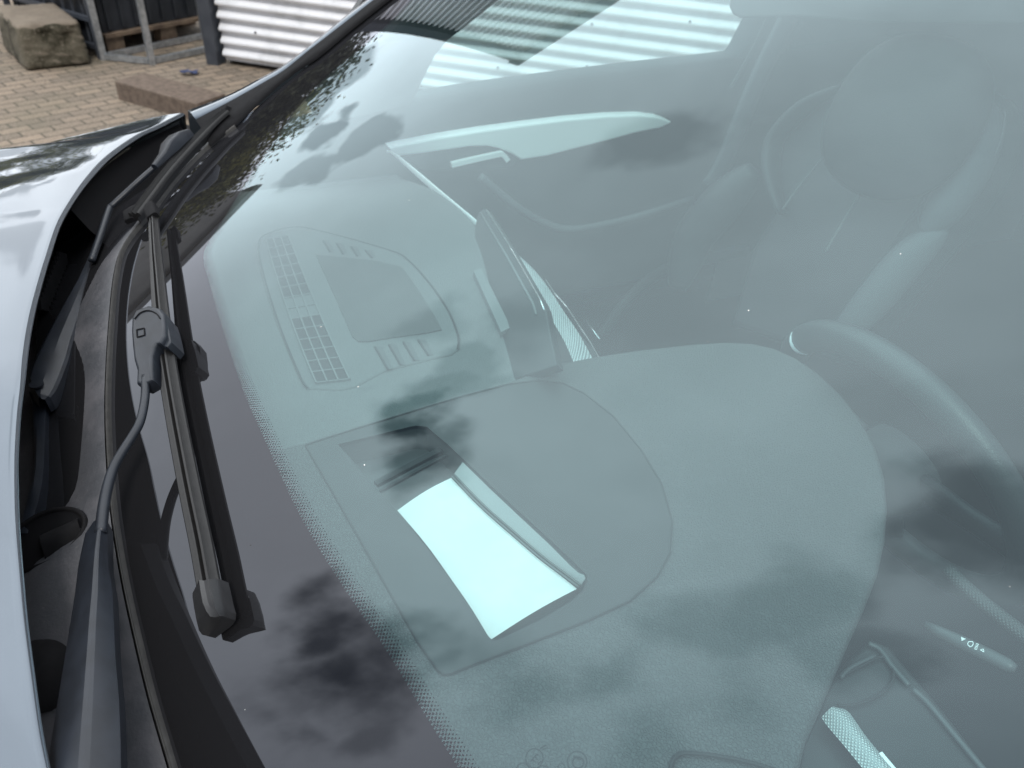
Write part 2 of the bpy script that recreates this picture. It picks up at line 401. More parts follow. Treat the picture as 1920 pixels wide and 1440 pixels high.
for a, bb in ((c0+wd*.03, c0-wn*6+wd*.03), (c0-wn*6+wd*.03, c0-wn*6+wd*11), (c0-wn*6+wd*11, c0+wd*11)):
    w_.add([a, bb, bb+[0, 0, H], a+[0, 0, H]], [(0, 1, 2, 3)])
w_.v = local(shed, w_.v); w_.build('wall', 'white', shed)
w_ = MB(); w_.slab([c0+wn*.12-wd*.1+[0, 0, H+.12], c0+wn*.12+wd*11.1+[0, 0, H+.12], c0-wn*6.1+wd*11.1+[0, 0, H+.12], c0-wn*6.1-wd*.1+[0, 0, H+.12]], (0, 0, -.15))
w_.v = local(shed, w_.v); w_.build('roof', 'slate', shed)
w_ = MB(); w_.box(wc-wd*.035+[0, 0, H/2], wd*.085, wn*.10, (0, 0, H)); w_.v = local(shed, w_.v); w_.build('corner_post', 'slate', shed)
w_ = MB()
for k in range(60):
    p = wc+wd*(.3+.55*(k % 20))+wn*.013+np.array([0, 0, .03+pitch*(2+4*(k//20)+(k % 3))+.052])
    w_.sweep([p, p+wn*.006], ngon(6, .008), (0, 0, 1))
w_.v = local(shed, w_.v); w_.build('screw_head', 'slate', shed)['kind'] = 'stuff'

# ---- concrete block
def rough_box(corners, h, top_in, amp, n=14):
    """4 ground corners, height, top inset, noisy subdivided block"""
    cs = [np.array(c) for c in corners]; cen = sum(cs)/4
    bm = bmesh.new(); bmesh.ops.create_cube(bm, size=2)
    bmesh.ops.subdivide_edges(bm, edges=bm.edges, cuts=n, use_grid_fill=True)
    for v in bm.verts:
        x, y, z_ = v.co
        r_ = .16                                    # rounded edges
        q = np.array([x, y, z_]); lim = 1-r_; c_ = np.clip(q, -lim, lim); dq = q-c_
        L = np.linalg.norm(dq)
        if L > 1e-6: q = c_+dq/L*min(L, r_)
        x, y, z_ = q; z1 = (z_+1)/2; k = 1-top_in*z1; u, w2 = (x*k+1)/2, (y*k+1)/2
        p = cs[0]*(1-u)*(1-w2)+cs[1]*u*(1-w2)+cs[2]*u*w2+cs[3]*(1-u)*w2
        nn = amp*(math.sin(31*p[0]+17*z1*3)*math.cos(23*p[1]+9*z1)+.6*math.sin(70*p[0]+55*p[1]+40*z1*h)+random.uniform(-.35, .35))
        v.co = (p[0]+nn*.6, p[1]+nn*.6, z1*h+(nn if z1 > .7 else 0))
    return bm
def from_bm(name, bm, mat, loc, smooth=True):
    me = bpy.data.meshes.new(name); bm.to_mesh(me); bm.free(); me.materials.append(M[mat])
    if smooth:
        for p in me.polygons: p.use_smooth = True
    o = bpy.data.objects.new(name, me); COL.objects.link(o); return o
a, b2 = PZ(50, 135, 0), PZ(175, 121, 0); e = b2-a; nrm_ = np.array([-e[1], e[0], 0]); nrm_ /= np.linalg.norm(nrm_)
if nrm_[0] < 0: nrm_ = -nrm_
dep = .62
tag(from_bm('concrete_block', rough_box([a, b2, b2+nrm_*dep, a+nrm_*dep], .265, .07, .007), 'concrete', a),
    label='rough mossy concrete block lying on the brick paving beside the dark slatted rack', category='concrete block')
# ---- low brown stone block
p1, p2, p3 = PZ(217, 152, .105), PZ(370, 194, .105), PZ(420, 176, .105)
p4 = p1+(p3-p2)
kb = MB(); kb.slab([p1, p2, p3, p4], (0, 0, -.105), bevel=.006)
tag(kb.build('kerb_stone', 'brownstone'), label='low brown kerb stone lying loose on the paving just beyond the car bonnet', category='kerb stone')
# ---- blue scrap
c = PZ(352, 137, .012); sv = []
sc_m = MB()
rws = []
for i in range(5):
    rws.append([c+np.array([(i-2)*.016+random.uniform(-.007, .007), (j-3)*.022+random.uniform(-.012, .012), random.uniform(-.006, .02)]) for j in range(6)])
sc_m.grid(rws)
tag(sc_m.build('plastic_scrap', 'blue', smooth=True), label='small crumpled blue plastic scrap on the paving in front of the steel frame', category='litter')

# ---- galvanised steel frame (trolley)
Lp, Fp, Bp = PZ(195, 112, 0), PZ(286, 121, 0), PZ(376, 74, 0)
lng = (Bp-Lp)*1.05; Rp = Fp+lng
cage = empty('steel_frame', (Lp+Fp+Rp)/3*[1, 1, 0], label='galvanised steel tube frame with upright posts standing in front of the pallet', category='steel frame')
Hc = 1.5
def loc_build(mb, par, name, mat, **k): mb.v = local(par, mb.v); return mb.build(name, mat, par, **k)
for q in (Lp, Fp, Lp+lng, Rp):
    w_ = MB(); w_.bar(q+[0, 0, .0], q+[0, 0, Hc], .038); loc_build(w_, cage, 'post', 'galv')
for zz in (.022, Hc-.02):
    for q1, q2 in ((Lp, Fp), (Lp, Lp+lng), (Fp, Rp), (Lp+lng, Rp)):
        dq = (q2-q1)/np.linalg.norm(q2-q1)*.02
        w_ = MB(); w_.bar(q1+dq+[0, 0, zz], q2-dq+[0, 0, zz], .034); loc_build(w_, cage, 'rail', 'galv')
# ---- wooden pallet and black container behind
pd = lng/np.linalg.norm(lng); pn = np.array([-pd[1], pd[0], 0])
if pn[0] < 0: pn = -pn
p0 = Lp+pn*.05+pd*.075
pal = empty('wooden_pallet', p0+pd*.5+pn*.4, label='weathered wooden pallet under the black container behind the steel frame', category='pallet')
for k in range(3):
    for j in range(3):
        w_ = MB(); w_.box(p0+pd*(.07+.43*k)+pn*(.05+.33*j)+[0, 0, .055], pd*.13, pn*.09, (0, 0, .11)); loc_build(w_, pal, 'block', 'wood')
for j in range(5):
    w_ = MB(); w_.box(p0+pd*.5+pn*(.05+.17*j)+[0, 0, .122], pd*1.0, pn*.12, (0, 0, .022)); loc_build(w_, pal, 'deck_board', 'wood')
con = empty('black_container', p0+pd*.5+pn*.4+[0, 0, .134], label='black ribbed plastic container standing on the wooden pallet', category='container')
w_ = MB(); w_.box(p0+pd*.5+pn*.42+[0, 0, .134+.60], pd*.96, pn*.76, (0, 0, 1.2)); loc_build(w_, con, 'body', 'blackp')
for k in range(9):
    w_ = MB(); w_.box(p0+pd*(.07+.107*k)+pn*.032+[0, 0, .134+.60], pd*.022, pn*.016, (0, 0, 1.16)); loc_build(w_, con, 'rib', 'blackp')
# ---- black stillage to the left
S0 = Lp+np.array([.03, .015, 0]); S1 = PZ(46, 0, .24); S1 = np.array([S1[0], S1[1], 0]); sdv = (S1-S0)/np.linalg.norm(S1-S0); S1 = S0+sdv*1.0
snv = np.array([sdv[1], -sdv[0], 0])
if snv[0] < 0: snv = -snv
st = empty('slatted_rack', S0+sdv*.5+snv*.3, label='dark slatted metal rack side standing between the concrete block and the steel frame', category='rack')
for q in (S0, S1):
    w_ = MB(); w_.bar(q, q+np.array([0, 0, 1.3]), .04); loc_build(w_, st, 'post', 'slate')
for zz in (.07, .24, .38, .55, .75, 1.0, 1.28):
    w_ = MB(); w_.bar(S0+[0, 0, zz], S1+[0, 0, zz], .028); loc_build(w_, st, 'rail', 'slate')
for k in range(1, 9):
    w_ = MB(); w_.bar(S0+sdv*k*.11+[0, 0, .05]+snv*.02, S0+sdv*k*.11+[0, 0, 1.28]+snv*.02, .012); loc_build(w_, st, 'slat', 'slate')
w_ = MB(); w_.box((S0+S1)/2+snv*.045+[0, 0, .66], sdv*.98, snv*.012, (0, 0, 1.25)); loc_build(w_, st, 'panel', 'blackp')

# ---- things further off that the glass and the bonnet mirror: grey hall, trees
hp = np.array([15.0, 3.6, 0]); hd = np.array([-.35, 1, 0]); hd /= np.linalg.norm(hd); hn = np.array([-hd[1], hd[0], 0])
hall = empty('grey_hall', hp+hd*8, label='plain grey industrial hall mirrored in the lower windscreen edge', category='hall')
w_ = MB(); w_.box(hp+hd*8-hn*-4*0+np.array([4, 1.4, 0])+[0, 0, 2.7], hd*16, np.array([hd[1], -hd[0], 0])*8, (0, 0, 5.4)); loc_build(w_, hall, 'wall', 'hall')
w_ = MB(); w_.box(hp+hd*8+np.array([4, 1.4, 0])+[0, 0, 5.52], hd*16.3, np.array([hd[1], -hd[0], 0])*8.3, (0, 0, .22)); loc_build(w_, hall, 'roof', 'halltrim')
w_ = MB(); w_.box(hp+hd*8+np.array([4, 1.4, 0])+[0, 0, 2.9], hd*16.1, np.array([hd[1], -hd[0], 0])*8.1, (0, 0, .08)); loc_build(w_, hall, 'trim_strip', 'halltrim')
def tree(name, x, y, h, rad, mat, label):
    t_ = empty(name, (x, y, 0), label=label, category='tree')
    w_ = MB(); w_.sweep([(0, 0, 0), (.1, .05, h*.35), (0, .1, h*.75)], lambda i: ngon(8, (.22, .15, .05)[i]), (1, 0, 0)); w_.build('trunk', 'bark', t_)
    lb = MB()
    clumps = [(rng.normal(0, rad*.45, 3)*[1, 1, .8]+[0, 0, h*.62]) for _ in range(64)]
    for c_ in clumps:
        for _ in range(210):
            p = c_+rng.normal(0, rad*.17, 3)
            if p[2] < h*.12: continue
            a_ = rng.normal(0, 1, 3); a_ /= np.linalg.norm(a_); b_ = np.cross(a_, rng.normal(0, 1, 3)); b_ /= np.linalg.norm(b_)
            s = rad*.042
            lb.add([p-a_*s, p+b_*s*.6, p+a_*s, p-b_*s*.6], [(0, 1, 2, 3)])
    lb.build('crown', mat, t_)
tree('broadleaf_tree', 11.5, .5, 3.7, 1.5, 'leaf', 'dark leafy tree beyond the rack mirrored beside the windscreen pillar')
tree('olive_tree', 10.5, 2.0, 4.2, 1.25, 'leaf2', 'olive green tree beside the grey hall mirrored in the black windscreen band')

# ================================================================== CAR
car = empty('parked_car', (0, -.6, 0), label='silver grey car seen close up across its windscreen with black wipers at rest', category='car')
CL = np.array([0, -.6, 0])
class CMB(MB):
    def build(s, name, mat, parent=None, smooth=False, uv=False):
        s.v = [p-CL for p in s.v]; return MB.build(s, name, mat, parent or car, smooth, uv)
UPG = lambda p: gn(p[0], p[1])

# ---- windscreen glass, trimmed by the pillar on the far side
EDGE_PX = [(385, 280), (410, 262), (438, 240), (467, 213), (493, 187), (533, 155), (567, 132), (600, 107), (650, 65), (720, 8), (760, -30), (830, -90)]
edge = [PG(*q) for q in EDGE_PX]
# far edge of the glass as x(y), extended smoothly
def xr(y):
    ys = [p[1] for p in edge][::-1]; xs = [p[0] for p in edge][::-1]
    return float(np.interp(y, ys, xs))
ysE = np.array([p[1] for p in edge]); xsE = np.array([p[0] for p in edge])
co = np.polyfit(ysE, xsE, 2)
def xr(y): return float(np.clip(np.polyval(co, y), .30, .62))
FRIT_PX = [(900, 1500), (860, 1440), (800, 1345), (720, 1212), (640, 1095), (560, 962), (500, 832), (460, 742), (425, 640), (402, 565), (388, 515), (381, 480), (390, 455), (413, 420), (450, 360), (493, 293), (540, 225), (590, 165), (640, 118), (700, 70), (760, 10), (800, -40)]
FR = spline([PG(*q) for q in FRIT_PX], 700)
for _ in range(60):
    fa = np.array(FR); fa[1:-1] = .25*fa[:-2]+.5*fa[1:-1]+.25*fa[2:]; FR = list(fa)
FR2 = np.array(FR)
FR2 = np.vstack([FR2[0]+(FR2[0]-FR2[1])*200, FR2])
segA, segB = FR2[:-1], FR2[1:]; segL = np.linalg.norm(segB-segA, axis=1); cum = np.concatenate([[0], np.cumsum(segL)])
def fritUV(p):
    ab = segB-segA; tt = np.clip(((p-segA)*ab).sum(1)/(segL**2), 0, 1); q = segA+ab*tt[:, None]
    d = np.linalg.norm(p-q, axis=1); k = int(np.argmin(d))
    cr = ab[k][0]*(p-segA[k])[1]-ab[k][1]*(p-segA[k])[0]
    return (cum[k]+tt[k]*segL[k], d[k]*(1 if cr < 0 else -1))
vv, ff, uu = [], [], []
NX, NY = 300, 230
ylist = np.concatenate([np.linspace(.14, -.30, 170), np.linspace(-.305, -1.05, NY-170)])
for y in ylist:
    x1 = xr(y)
    for x in np.linspace(-.86, x1, NX):
        p = np.array([x, y, zg(x, y)]); vv.append(p-CL); uu.append(fritUV(p) if y > -.6 else (0, 1.0))
ff = [(i*NX+j, i*NX+j+1, (i+1)*NX+j+1, (i+1)*NX+j) for i in range(len(ylist)-1) for j in range(NX-1)]
ws = ob('windscreen', vv, ff, 'glass', car, True, uu)
# printed approval marks in the glass
def ring_on_glass(mb, u, v, ru, rv, w):
    o_ = [PG(u+(ru+w)*math.cos(a), v+(rv+w)*math.sin(a), -.003) for a in np.linspace(0, 2*math.pi, 33)[:-1]]
    i_ = [PG(u+ru*math.cos(a), v+rv*math.sin(a), -.003) for a in np.linspace(0, 2*math.pi, 33)[:-1]]
    k = len(o_); mb.add(o_+i_, [(j, (j+1) % k, k+(j+1) % k, k+j) for j in range(k)])
def stroke_px(mb, pts, w, f):
    for (u0, v0), (u1, v1) in zip(pts, pts[1:]):
        L = math.hypot(u1-u0, v1-v0); nx, ny = -(v1-v0)/L*w/2, (u1-u0)/L*w/2
        mb.add([f(u0+nx, v0+ny), f(u1+nx, v1+ny), f(u1-nx, v1-ny), f(u0-nx, v0-ny)], [(0, 1, 2, 3)])
mk = CMB(); G3 = lambda u, v: PG(u, v, -.003)
ring_on_glass(mk, 1002, 1422, 15, 17, 2.5); stroke_px(mk, [(995, 1428), (1006, 1414), (1010, 1417)], 2.5, G3); stroke_px(mk, [(998, 1424), (1004, 1429)], 2.5, G3); stroke_px(mk, [(1002, 1418), (1008, 1424)], 2.5, G3); stroke_px(mk, [(1008, 1434), (1015, 1427)], 2.5, G3)
stroke_px(mk, [(1013, 1404), (1024, 1397)], 3, G3); stroke_px(mk, [(1016, 1407), (1027, 1401)], 2, G3)
ring_on_glass(mk, 1082, 1428, 17, 18, 2.5); ring_on_glass(mk, 1084, 1430, 9, 9, 3); stroke_px(mk, [(1075, 1418), (1090, 1424)], 4, G3)
ring_on_glass(mk, 980, 1444, 11, 12, 2.5); ring_on_glass(mk, 1053, 1438, 5, 6, 2); ring_on_glass(mk, 1018, 1446, 9, 9, 2.5)
mk.build('approval_mark', 'etch', ws)['label'] = 'small dark round approval marks printed in the glass'
bpy.context.view_layer.update()
pass

# ---- cowl lip and cowl panel
LIP_PX = [(345, 1520), (323, 1440), (285, 1310), (258, 1200), (232, 1080), (213, 960), (204, 850), (201, 760), (203, 680), (208, 600), (216, 520), (228, 470), (250, 435), (285, 395), (330, 335), (385, 278), (440, 236)]
lip = spline([PG(u, v, .004) for u, v in LIP_PX], 90)
lm = CMB(); lm.sweep(lip, [(-.0018, -.006), (.0015, -.006), (.0016, .0), (.0009, .0014), (.0002, .0004), (-.0005, .0014), (-.0016, .0008)], [UPG(p) for p in lip])
lm.build('rubber_lip', 'lip_rubber', None, 50)
# cowl cross sections: from the lip forwards (down a little, then under the bonnet)
COWL_ST = ((.003, -.002), (.010, -.005), (.022, -.014), (.04, -.028), (.06, -.042), (.08, -.055), (.10, -.070), (.125, -.092), (.16, -.12), (.22, -.16))
lipx = np.array([p[0] for p in lip]); lipo = np.argsort(lipx)
COWL_G = (-.002, -.003, -.006, -.011, -.018, -.026, -.036, -.055, -.10, -.15)
def cowl_h(x, i):
    w = np.clip((-.20-x)/.10, 0, 1); w = w*w*(3-2*w); return COWL_ST[i][1]*(1-w)+COWL_G[i]*w
def PC(u, v, off=0.0):                          # ray onto the cowl surface
    d = ray(u, v); last = None
    for t_ in np.arange(.25, 1.6, .002):
        p = CAM+t_*d
        yl = np.interp(p[0], lipx[lipo], np.array([q[1] for q in lip])[lipo]); zl = np.interp(p[0], lipx[lipo], np.array([q[2] for q in lip])[lipo])
        if p[1]-yl < .003: continue
        if p[2] <= zl+np.interp(p[1]-yl, [a for a, _ in COWL_ST], [cowl_h(p[0], i_) for i_ in range(10)])+off: return p
    return PZ(u, v, 1.02)
def cowl_row(p, k):
    x = p[0]; fwd = np.array([.10*x, 1, 0]); fwd /= np.linalg.norm(fwd)
    o_ = []
    for i_ in range(10):
        d, h = COWL_ST[i_][0], cowl_h(x, i_)
        bmp = .006*math.sin(x*19+d*30)*math.exp(-((d-.07)/.04)**2)
        o_.append(p+fwd*d+np.array([0, 0, h+bmp]))
    return o_
cw = CMB(); cw.grid([cowl_row(p, k) for k, p in enumerate(lip)])
cowl = cw.build('cowl_panel', 'cowl', None, True)
# spindle openings in the cowl: dark round wells with a collar
def zc(u, v):                                   # point on the cowl by nearest ray intersection
    d = ray(u, v); best = None
    for k, p in enumerate(lip):
        pass
    return PZ(u, v, 1.03)
def well(u, v, r1, r2, z0, zt=(0, 0, 1)):
    c_ = PC(u, v, .007); e1 = np.array([.96, .1, .25]); e2 = np.array([0, .95, -.30])
    w_ = CMB(); rows = []
    for rr, hh in ((1.08, -.008), (1.05, .001), (.98, .004), (.92, .002), (.90, -.012)):
        rows.append([c_+e1*r1*rr*math.cos(a)+e2*r2*rr*math.sin(a)+[0, 0, hh] for a in np.linspace(0, 2*math.pi, 41)[:-1]])
    w_.grid(rows, closed=True); w_.build('spindle_collar', 'trim_black', cowl, True)
    w_ = CMB(); n_ = 40
    w_.add([c_+e1*r1*.97*math.cos(a)+e2*r2*.97*math.sin(a)+[0, 0, .0005] for a in np.linspace(0, 2*math.pi, n_+1)[:-1]], [tuple(range(n_))]); w_.build('spindle_well', 'dark', cowl)
    w_ = CMB(); gr = []
    for a in np.linspace(0, 1, 9):
        gr.append([c_+e1*r1*(-.85*math.sqrt(max(0, 1-(.1-.85*b_)**2))*(1-a)+(-.85*math.sqrt(max(0, 1-(.1-.85*b_)**2))+r1*0+1.0*math.sqrt(max(0, 1-(.1-.85*b_)**2)))*a)+e2*r2*.0+e2*(r2*(.05-.9*b_))+np.array([0, 0, .002+.007*math.sin(math.pi*a)]) for b_ in np.linspace(0, 1, 9)])
    w_.grid(gr); w_.build('spindle', 'trim_black', cowl, True)

# ---- bonnet
ZB = 1.148
HOOD_PX = [(110, 1520), (93, 1440), (77, 1360), (63, 1260), (50, 1160), (42, 1075), (36, 1000), (33, 930), (33, 847), (38, 767), (46, 705), (55, 630), (66, 573), (80, 520), (92, 480), (113, 417), (140, 370), (173, 327), (213, 287), (265, 252), (315, 227), (347, 212)]
def hz(v): return float(np.interp(v, [212, 400, 720, 1000, 1440, 1520], [1.132, 1.146, 1.148, 1.132, 1.098, 1.092]))
hedge = spline([PZ(u, v, hz(v)) for u, v in HOOD_PX], 260)
SIL_PX = [(347, 207), (277, 214), (187, 231), (100, 247), (40, 261), (0, 270), (-80, 288), (-200, 314)]
sil = spline([PX(347, 207, hedge[-1][0]+.012)]+[PX(u, v, hedge[-1][0]+.012+.012*k) for k, (u, v) in enumerate(SIL_PX[1:])], 40)
sy = [p[1] for p in sil]; sz_ = [p[2] for p in sil]; sx_ = [p[0] for p in sil]
rows = []
x_far = hedge[-1][0]
for i, p in enumerate(hedge):
    row = []
    s = p[0]
    for d in np.concatenate([[0, .0016, .0036, .007], np.linspace(.03, 1.15, 30)]):
        y = p[1]+d
        zfar = np.interp(y, sy, sz_, left=sz_[0], right=sz_[-1]) if sy[0] < sy[-1] else np.interp(y, sy[::-1], sz_[::-1])
        k = np.clip((p[0]-.43)/(x_far-.43), 0, 1); k = k*k*(3-2*k)
        zz = p[2]*(1-k)+zfar*k - (.05*d*d)*(1-k)
        # two soft power-bulge creases running forwards
        for xc, hh, wd_ in ((.357, .0038, .0046), (.280, .0062, .0062)):
            c_x = xc+.62*(.162-y); fade = np.clip((d-.004)/.05, 0, 1)
            zz -= fade*hh/(1+math.exp(-np.clip((p[0]-c_x)/wd_, -30, 30)))
        zz += .028*max(0, min(p[0], .43)-.18)*np.clip(d/.05, 0, 1)
        edge_drop = (.0032, .0011, .0003, 0.0)
        j = len(row)
        if j < 4: zz -= edge_drop[j]
        row.append(np.array([p[0]+(.02*d*k), y, zz]))
    rows.append(row)
hm = CMB(); hm.grid(rows)
hood = hm.build('bonnet', 'paint', None, True)
# underside and edge flange
hu = CMB(); hu.grid([[r_[0], r_[0]+[0, .001, -.0035], r_[0]+[0, .02, -.010], r_[0]+[0, .12, -.03], r_[0]+[0, .5, -.05]] for r_ in rows]); hu.build('bonnet_underside', 'dark', hood, True)
# far wing outer side, falls away out of sight
wg = CMB(); wg.grid([[rows[-1][j], rows[-1][j]+[.012, 0, -.012], rows[-1][j]+[.09, 0, -.10], rows[-1][j]+[.20, 0, -.35], rows[-1][j]+[.22, 0, -.75]] for j in range(len(rows[-1]))])
wg.build('front_wing', 'paint', None, True)

# void under the bonnet
vd = CMB(); vd.box((-.05, .55, .93), (1.5, 0, 0), (0, .95, 0), (0, 0, .02)); vd.build('engine_bay_floor', 'dark')

# ---- far A-pillar: black trim and painted frame
trimO_PX = [(367, 224), (410, 201), (447, 181), (500, 151), (533, 131), (583, 91), (640, 47), (700, 0), (760, -45), (830, -100)]
paintO_PX = [(352, 207), (400, 189), (440, 172), (483, 149), (520, 129), (567, 96), (640, 36), (690, -2), (748, -48), (818, -104)]
edgeI_PX = [(395, 275), (438, 240), (478, 203), (520, 164), (556, 136), (600, 107), (655, 61), (722, 8), (775, -34), (842, -90)]
# surfaces: glass edge, then outwards
E_ = spline([PG(u, v, .002) for u, v in edgeI_PX], 50)
tE = [np.linalg.norm(p-CAM) for p in E_]
def along(px, add):
    s = spline([(u, v) for u, v in px], 50); return [CAM+(tE[i]+add)*ray(*q) for i, q in enumerate(s)]
T_ = along(trimO_PX, .055); Q_ = along(trimO_PX, .06); P_ = along(paintO_PX, .085)
pm = CMB(); pm.grid([[e_, e_+UPG(e_)*.004, (e_*.6+t_*.4)+np.array([0, 0, .004]), t_] for e_, t_ in zip(E_, T_)]); pil = pm.build('pillar_trim', 'trim_black', None, True)
pm = CMB(); pm.grid([[q_+[0, 0, -.004], q_, (q_+p_)/2+[0, 0, .002], p_, p_+[.02, .0, -.02], p_+[.035, 0, -.05]] for q_, p_ in zip(Q_, P_)]); pm.build('front_pillar', 'paint', None, True)

# ---- end cap of the cowl between bonnet corner and pillar
ec = CMB()
r1 = [PZ(346, 233, 1.10), PZ(357, 236, 1.098), PZ(370, 238, 1.096)]
r2 = [PZ(330, 232, 1.085), PZ(352, 245, 1.085), PZ(372, 250, 1.09)]
r3 = [PZ(310, 262, 1.06), PZ(345, 272, 1.07), PZ(385, 282, 1.10)]
ec.grid([r1, r2, r3]); ec.build('cowl_end_cap', 'cowl', cowl, True)
# vertical black side wall under the bonnet edge (water channel)
ch = CMB(); hi = [i for i in range(len(hedge)) if i > 198]
ch.grid([[hedge[i]+[0, .012, -.016], hedge[i]+[-.01, -.002, -.04], hedge[i]+[-.02, -.02, -.065]] for i in hi]); ch.build('water_channel', 'dark', cowl, True)
# row of small fins under the bonnet edge
for k in range(11):
    q0 = np.array((118-3.6*k, 482+8.5*k)); w_ = CMB()
    a_ = PZ(q0[0]-9, q0[1]+1, 1.085); b_ = PZ(q0[0]+6, q0[1]+5, 1.07); w_.bar(a_, b_, .0035, .014); w_.build('vent_fin', 'trim_black', cowl)
well(82, 1012, .023, .034, 1.052)
# second hump
hmpt = PC(92, 1250, .0)
w_ = CMB(); rows = []
for th in np.linspace(0, math.pi/2, 9):
    rows.append([hmpt+np.array([.034*math.cos(th)*math.cos(a), .026*math.cos(th)*math.sin(a), .016*math.sin(th)-.004]) for a in np.linspace(0, 2*math.pi, 33)[:-1]])
w_.grid(rows, closed=True); w_.build('spindle_cap', 'trim_black', cowl, True)

# ---- wipers
def blade_prof(s, rid=1.0):
    mm = [(-8.5, 0), (-8.5, 2.5), (-6.5, 4.2), (-4.6, 8.0*rid), (-3.2, 8.6*rid), (-2.2, 4.6), (-.8, 4.4), (.4, 7.6*rid), (1.6, 8.0*rid), (2.6, 4.2), (5.0, 4.6), (6.6, 5.6*rid), (8.0, 4.2), (8.5, 2.5), (8.5, 0), (1.2, -1), (.6, -8), (-.6, -8), (-1.2, -1)]
    return [(a*s/1000, h*min(1, s*1.3)/1000) for a, h in mm]
def blade(px, widths, off, par, name='blade'):
    pts = spline([PG(u, v, off) for u, v in px], 60); ws_ = np.interp(np.linspace(0, 1, 60), np.linspace(0, 1, len(widths)), widths)
    mb = CMB(); mb.sweep(pts, lambda i: blade_prof(ws_[i]), [UPG(p) for p in pts]); return mb.build(name, 'blade_rubber', par, 35), pts
def capbox(pts, wl, wr, hts, par, name, mat='arm_black', up=None, sm=50):
    """lofted rounded casing: widths to each side and heights per point"""
    mb = CMB()
    def pr(i):
        l, r_, h = wl[i], wr[i], hts[i]; e = min(.0025, h*.4, (l+r_)*.3)
        return [(-l, 0), (-l, h-e), (-l+e*.4, h-e*.3), (-l+e*1.3, h), (r_-e*1.3, h), (r_-e*.4, h-e*.3), (r_, h-e), (r_, 0)]
    mb.sweep(pts, pr, up or [UPG(p) for p in pts]); return mb.build(name, mat, par, sm)
# near wiper
wp1 = empty('wiper'); wp1.parent = car
bl1, _ = blade([(288, 398), (293, 460), (298, 520), (304, 590), (315, 680), (330, 770), (347, 860), (363, 940), (380, 1020), (393, 1090), (403, 1140)], [.62, .72, .85, .95, 1.0, 1.0, 1.0, 1.0, 1.0, 1.0, 1.0], .017, wp1)
mb = CMB(); rows = []
CAPR = [((361, 1112), (373, 1087), (390, 1086), (412, 1086)), ((361, 1120), (376, 1108), (394, 1104), (416, 1104)), ((364, 1140), (380, 1130), (399, 1124), (421, 1128)), ((368, 1162), (387, 1146), (404, 1142), (426, 1146)), ((373, 1182), (394, 1156), (412, 1155), (425, 1158)), ((379, 1190), (397, 1164), (414, 1161), (420, 1166)), ((390, 1193), (400, 1172), (412, 1168), (416, 1170))]
for k, (l_, a_, b_, r_) in enumerate(CAPR):
    h = (.020, .022, .022, .021, .019, .015, .010)[k]
    L_, A_, B_, R_ = PG(*l_, .013+.35*h), PG(*a_, .013+h), PG(*b_, .013+h), PG(*r_, .013+.55*h)
    gE = gn(*A_[:2]); rows.append([L_-gE*.008, L_, L_*.25+A_*.75-[0, 0, .0006], A_, (A_+B_)/2-[0, 0, .0012], B_, B_*.4+R_*.6+[0, 0, .0008], R_, R_-gE*.010])
mb.grid(rows); k0 = len(mb.v)-9; mb.f.append(tuple(range(k0, k0+9))); mb.build('end_cap', 'cap_black', wp1, 28)
pts = [PG(u, v, .018) for u, v in [(286, 390), (288, 398), (291, 412)]]
capbox(pts, [.0055, .007, .0065], [.0055, .007, .0065], [.008, .010, .0075], wp1, 'end_cap', 'trim_black')
# connector + arm
gN = gn(.0, -.0)
CON = [(251, 594), (256, 583), (275, 576), (294, 581), (302, 592), (303, 612), (303, 630), (298, 640), (291, 641), (284, 651), (279, 668), (279, 690), (280, 712), (270, 716), (260, 714), (261, 690), (255, 670), (252, 645), (250, 618)]
mb = CMB(); mb.slab([PG(u, v, .036) for u, v in CON], -gN*.010, bevel=.0030, bevn=4); con_ = mb.build('connector', 'arm_black', wp1, 40)
mb = CMB(); pz = [PG(u, v, .0364) for u, v in [(256, 618), (270, 615), (271, 628), (257, 632)]]
for a_, b_ in zip(pz, pz[1:]+pz[:1]): mb.bar(a_, b_, .0009, .0006, gN)
mb.build('release_tab', 'trim_black', con_)
mb = CMB(); pz = spline([PG(u, v, .0366) for u, v in [(252, 598), (262, 587), (277, 582), (292, 587), (300, 597)]], 16); mb.sweep(pz, ngon(5, .0006), gN); mb.build('seam', 'trim_black', con_)
CLP = [(300, 588), (306, 592), (311, 608), (315, 626), (318, 642), (314, 648), (306, 646), (303, 640), (303, 610)]
mb = CMB(); mb.slab([PG(u, v, .031) for u, v in CLP], -gN*.016, bevel=.0015, bevn=3); mb.build('blade_clip', 'arm_black', wp1, 40)
rod = spline([PG(u, v, o_) for u, v, o_ in [(272, 705, .033), (272, 745, .034), (263, 790, .036), (247, 820, .037), (228, 850, .038), (212, 880, .039), (200, 920, .039), (193, 960, .039), (189, 1000, .039)]], 40)
rd = CMB(); rd.sweep(rod, lambda i: [(a*(.0036+.0012*i/39), h*(.0030+.001*i/39)) for a, h in ngon(10, 1)], [UPG(p) for p in rod]); rd.build('rod', 'arm_black', wp1, True)
ARM1 = [(189, 978, 14, 13), (186, 1000, 26, 17), (183, 1030, 30, 19), (181, 1060, 34, 22), (178, 1110, 37, 33), (174, 1160, 41, 39), (170, 1230, 48, 46), (165, 1310, 56, 58), (160, 1390, 64, 66), (155, 1470, 70, 72), (150, 1540, 74, 76)]
mb = CMB(); rows = []
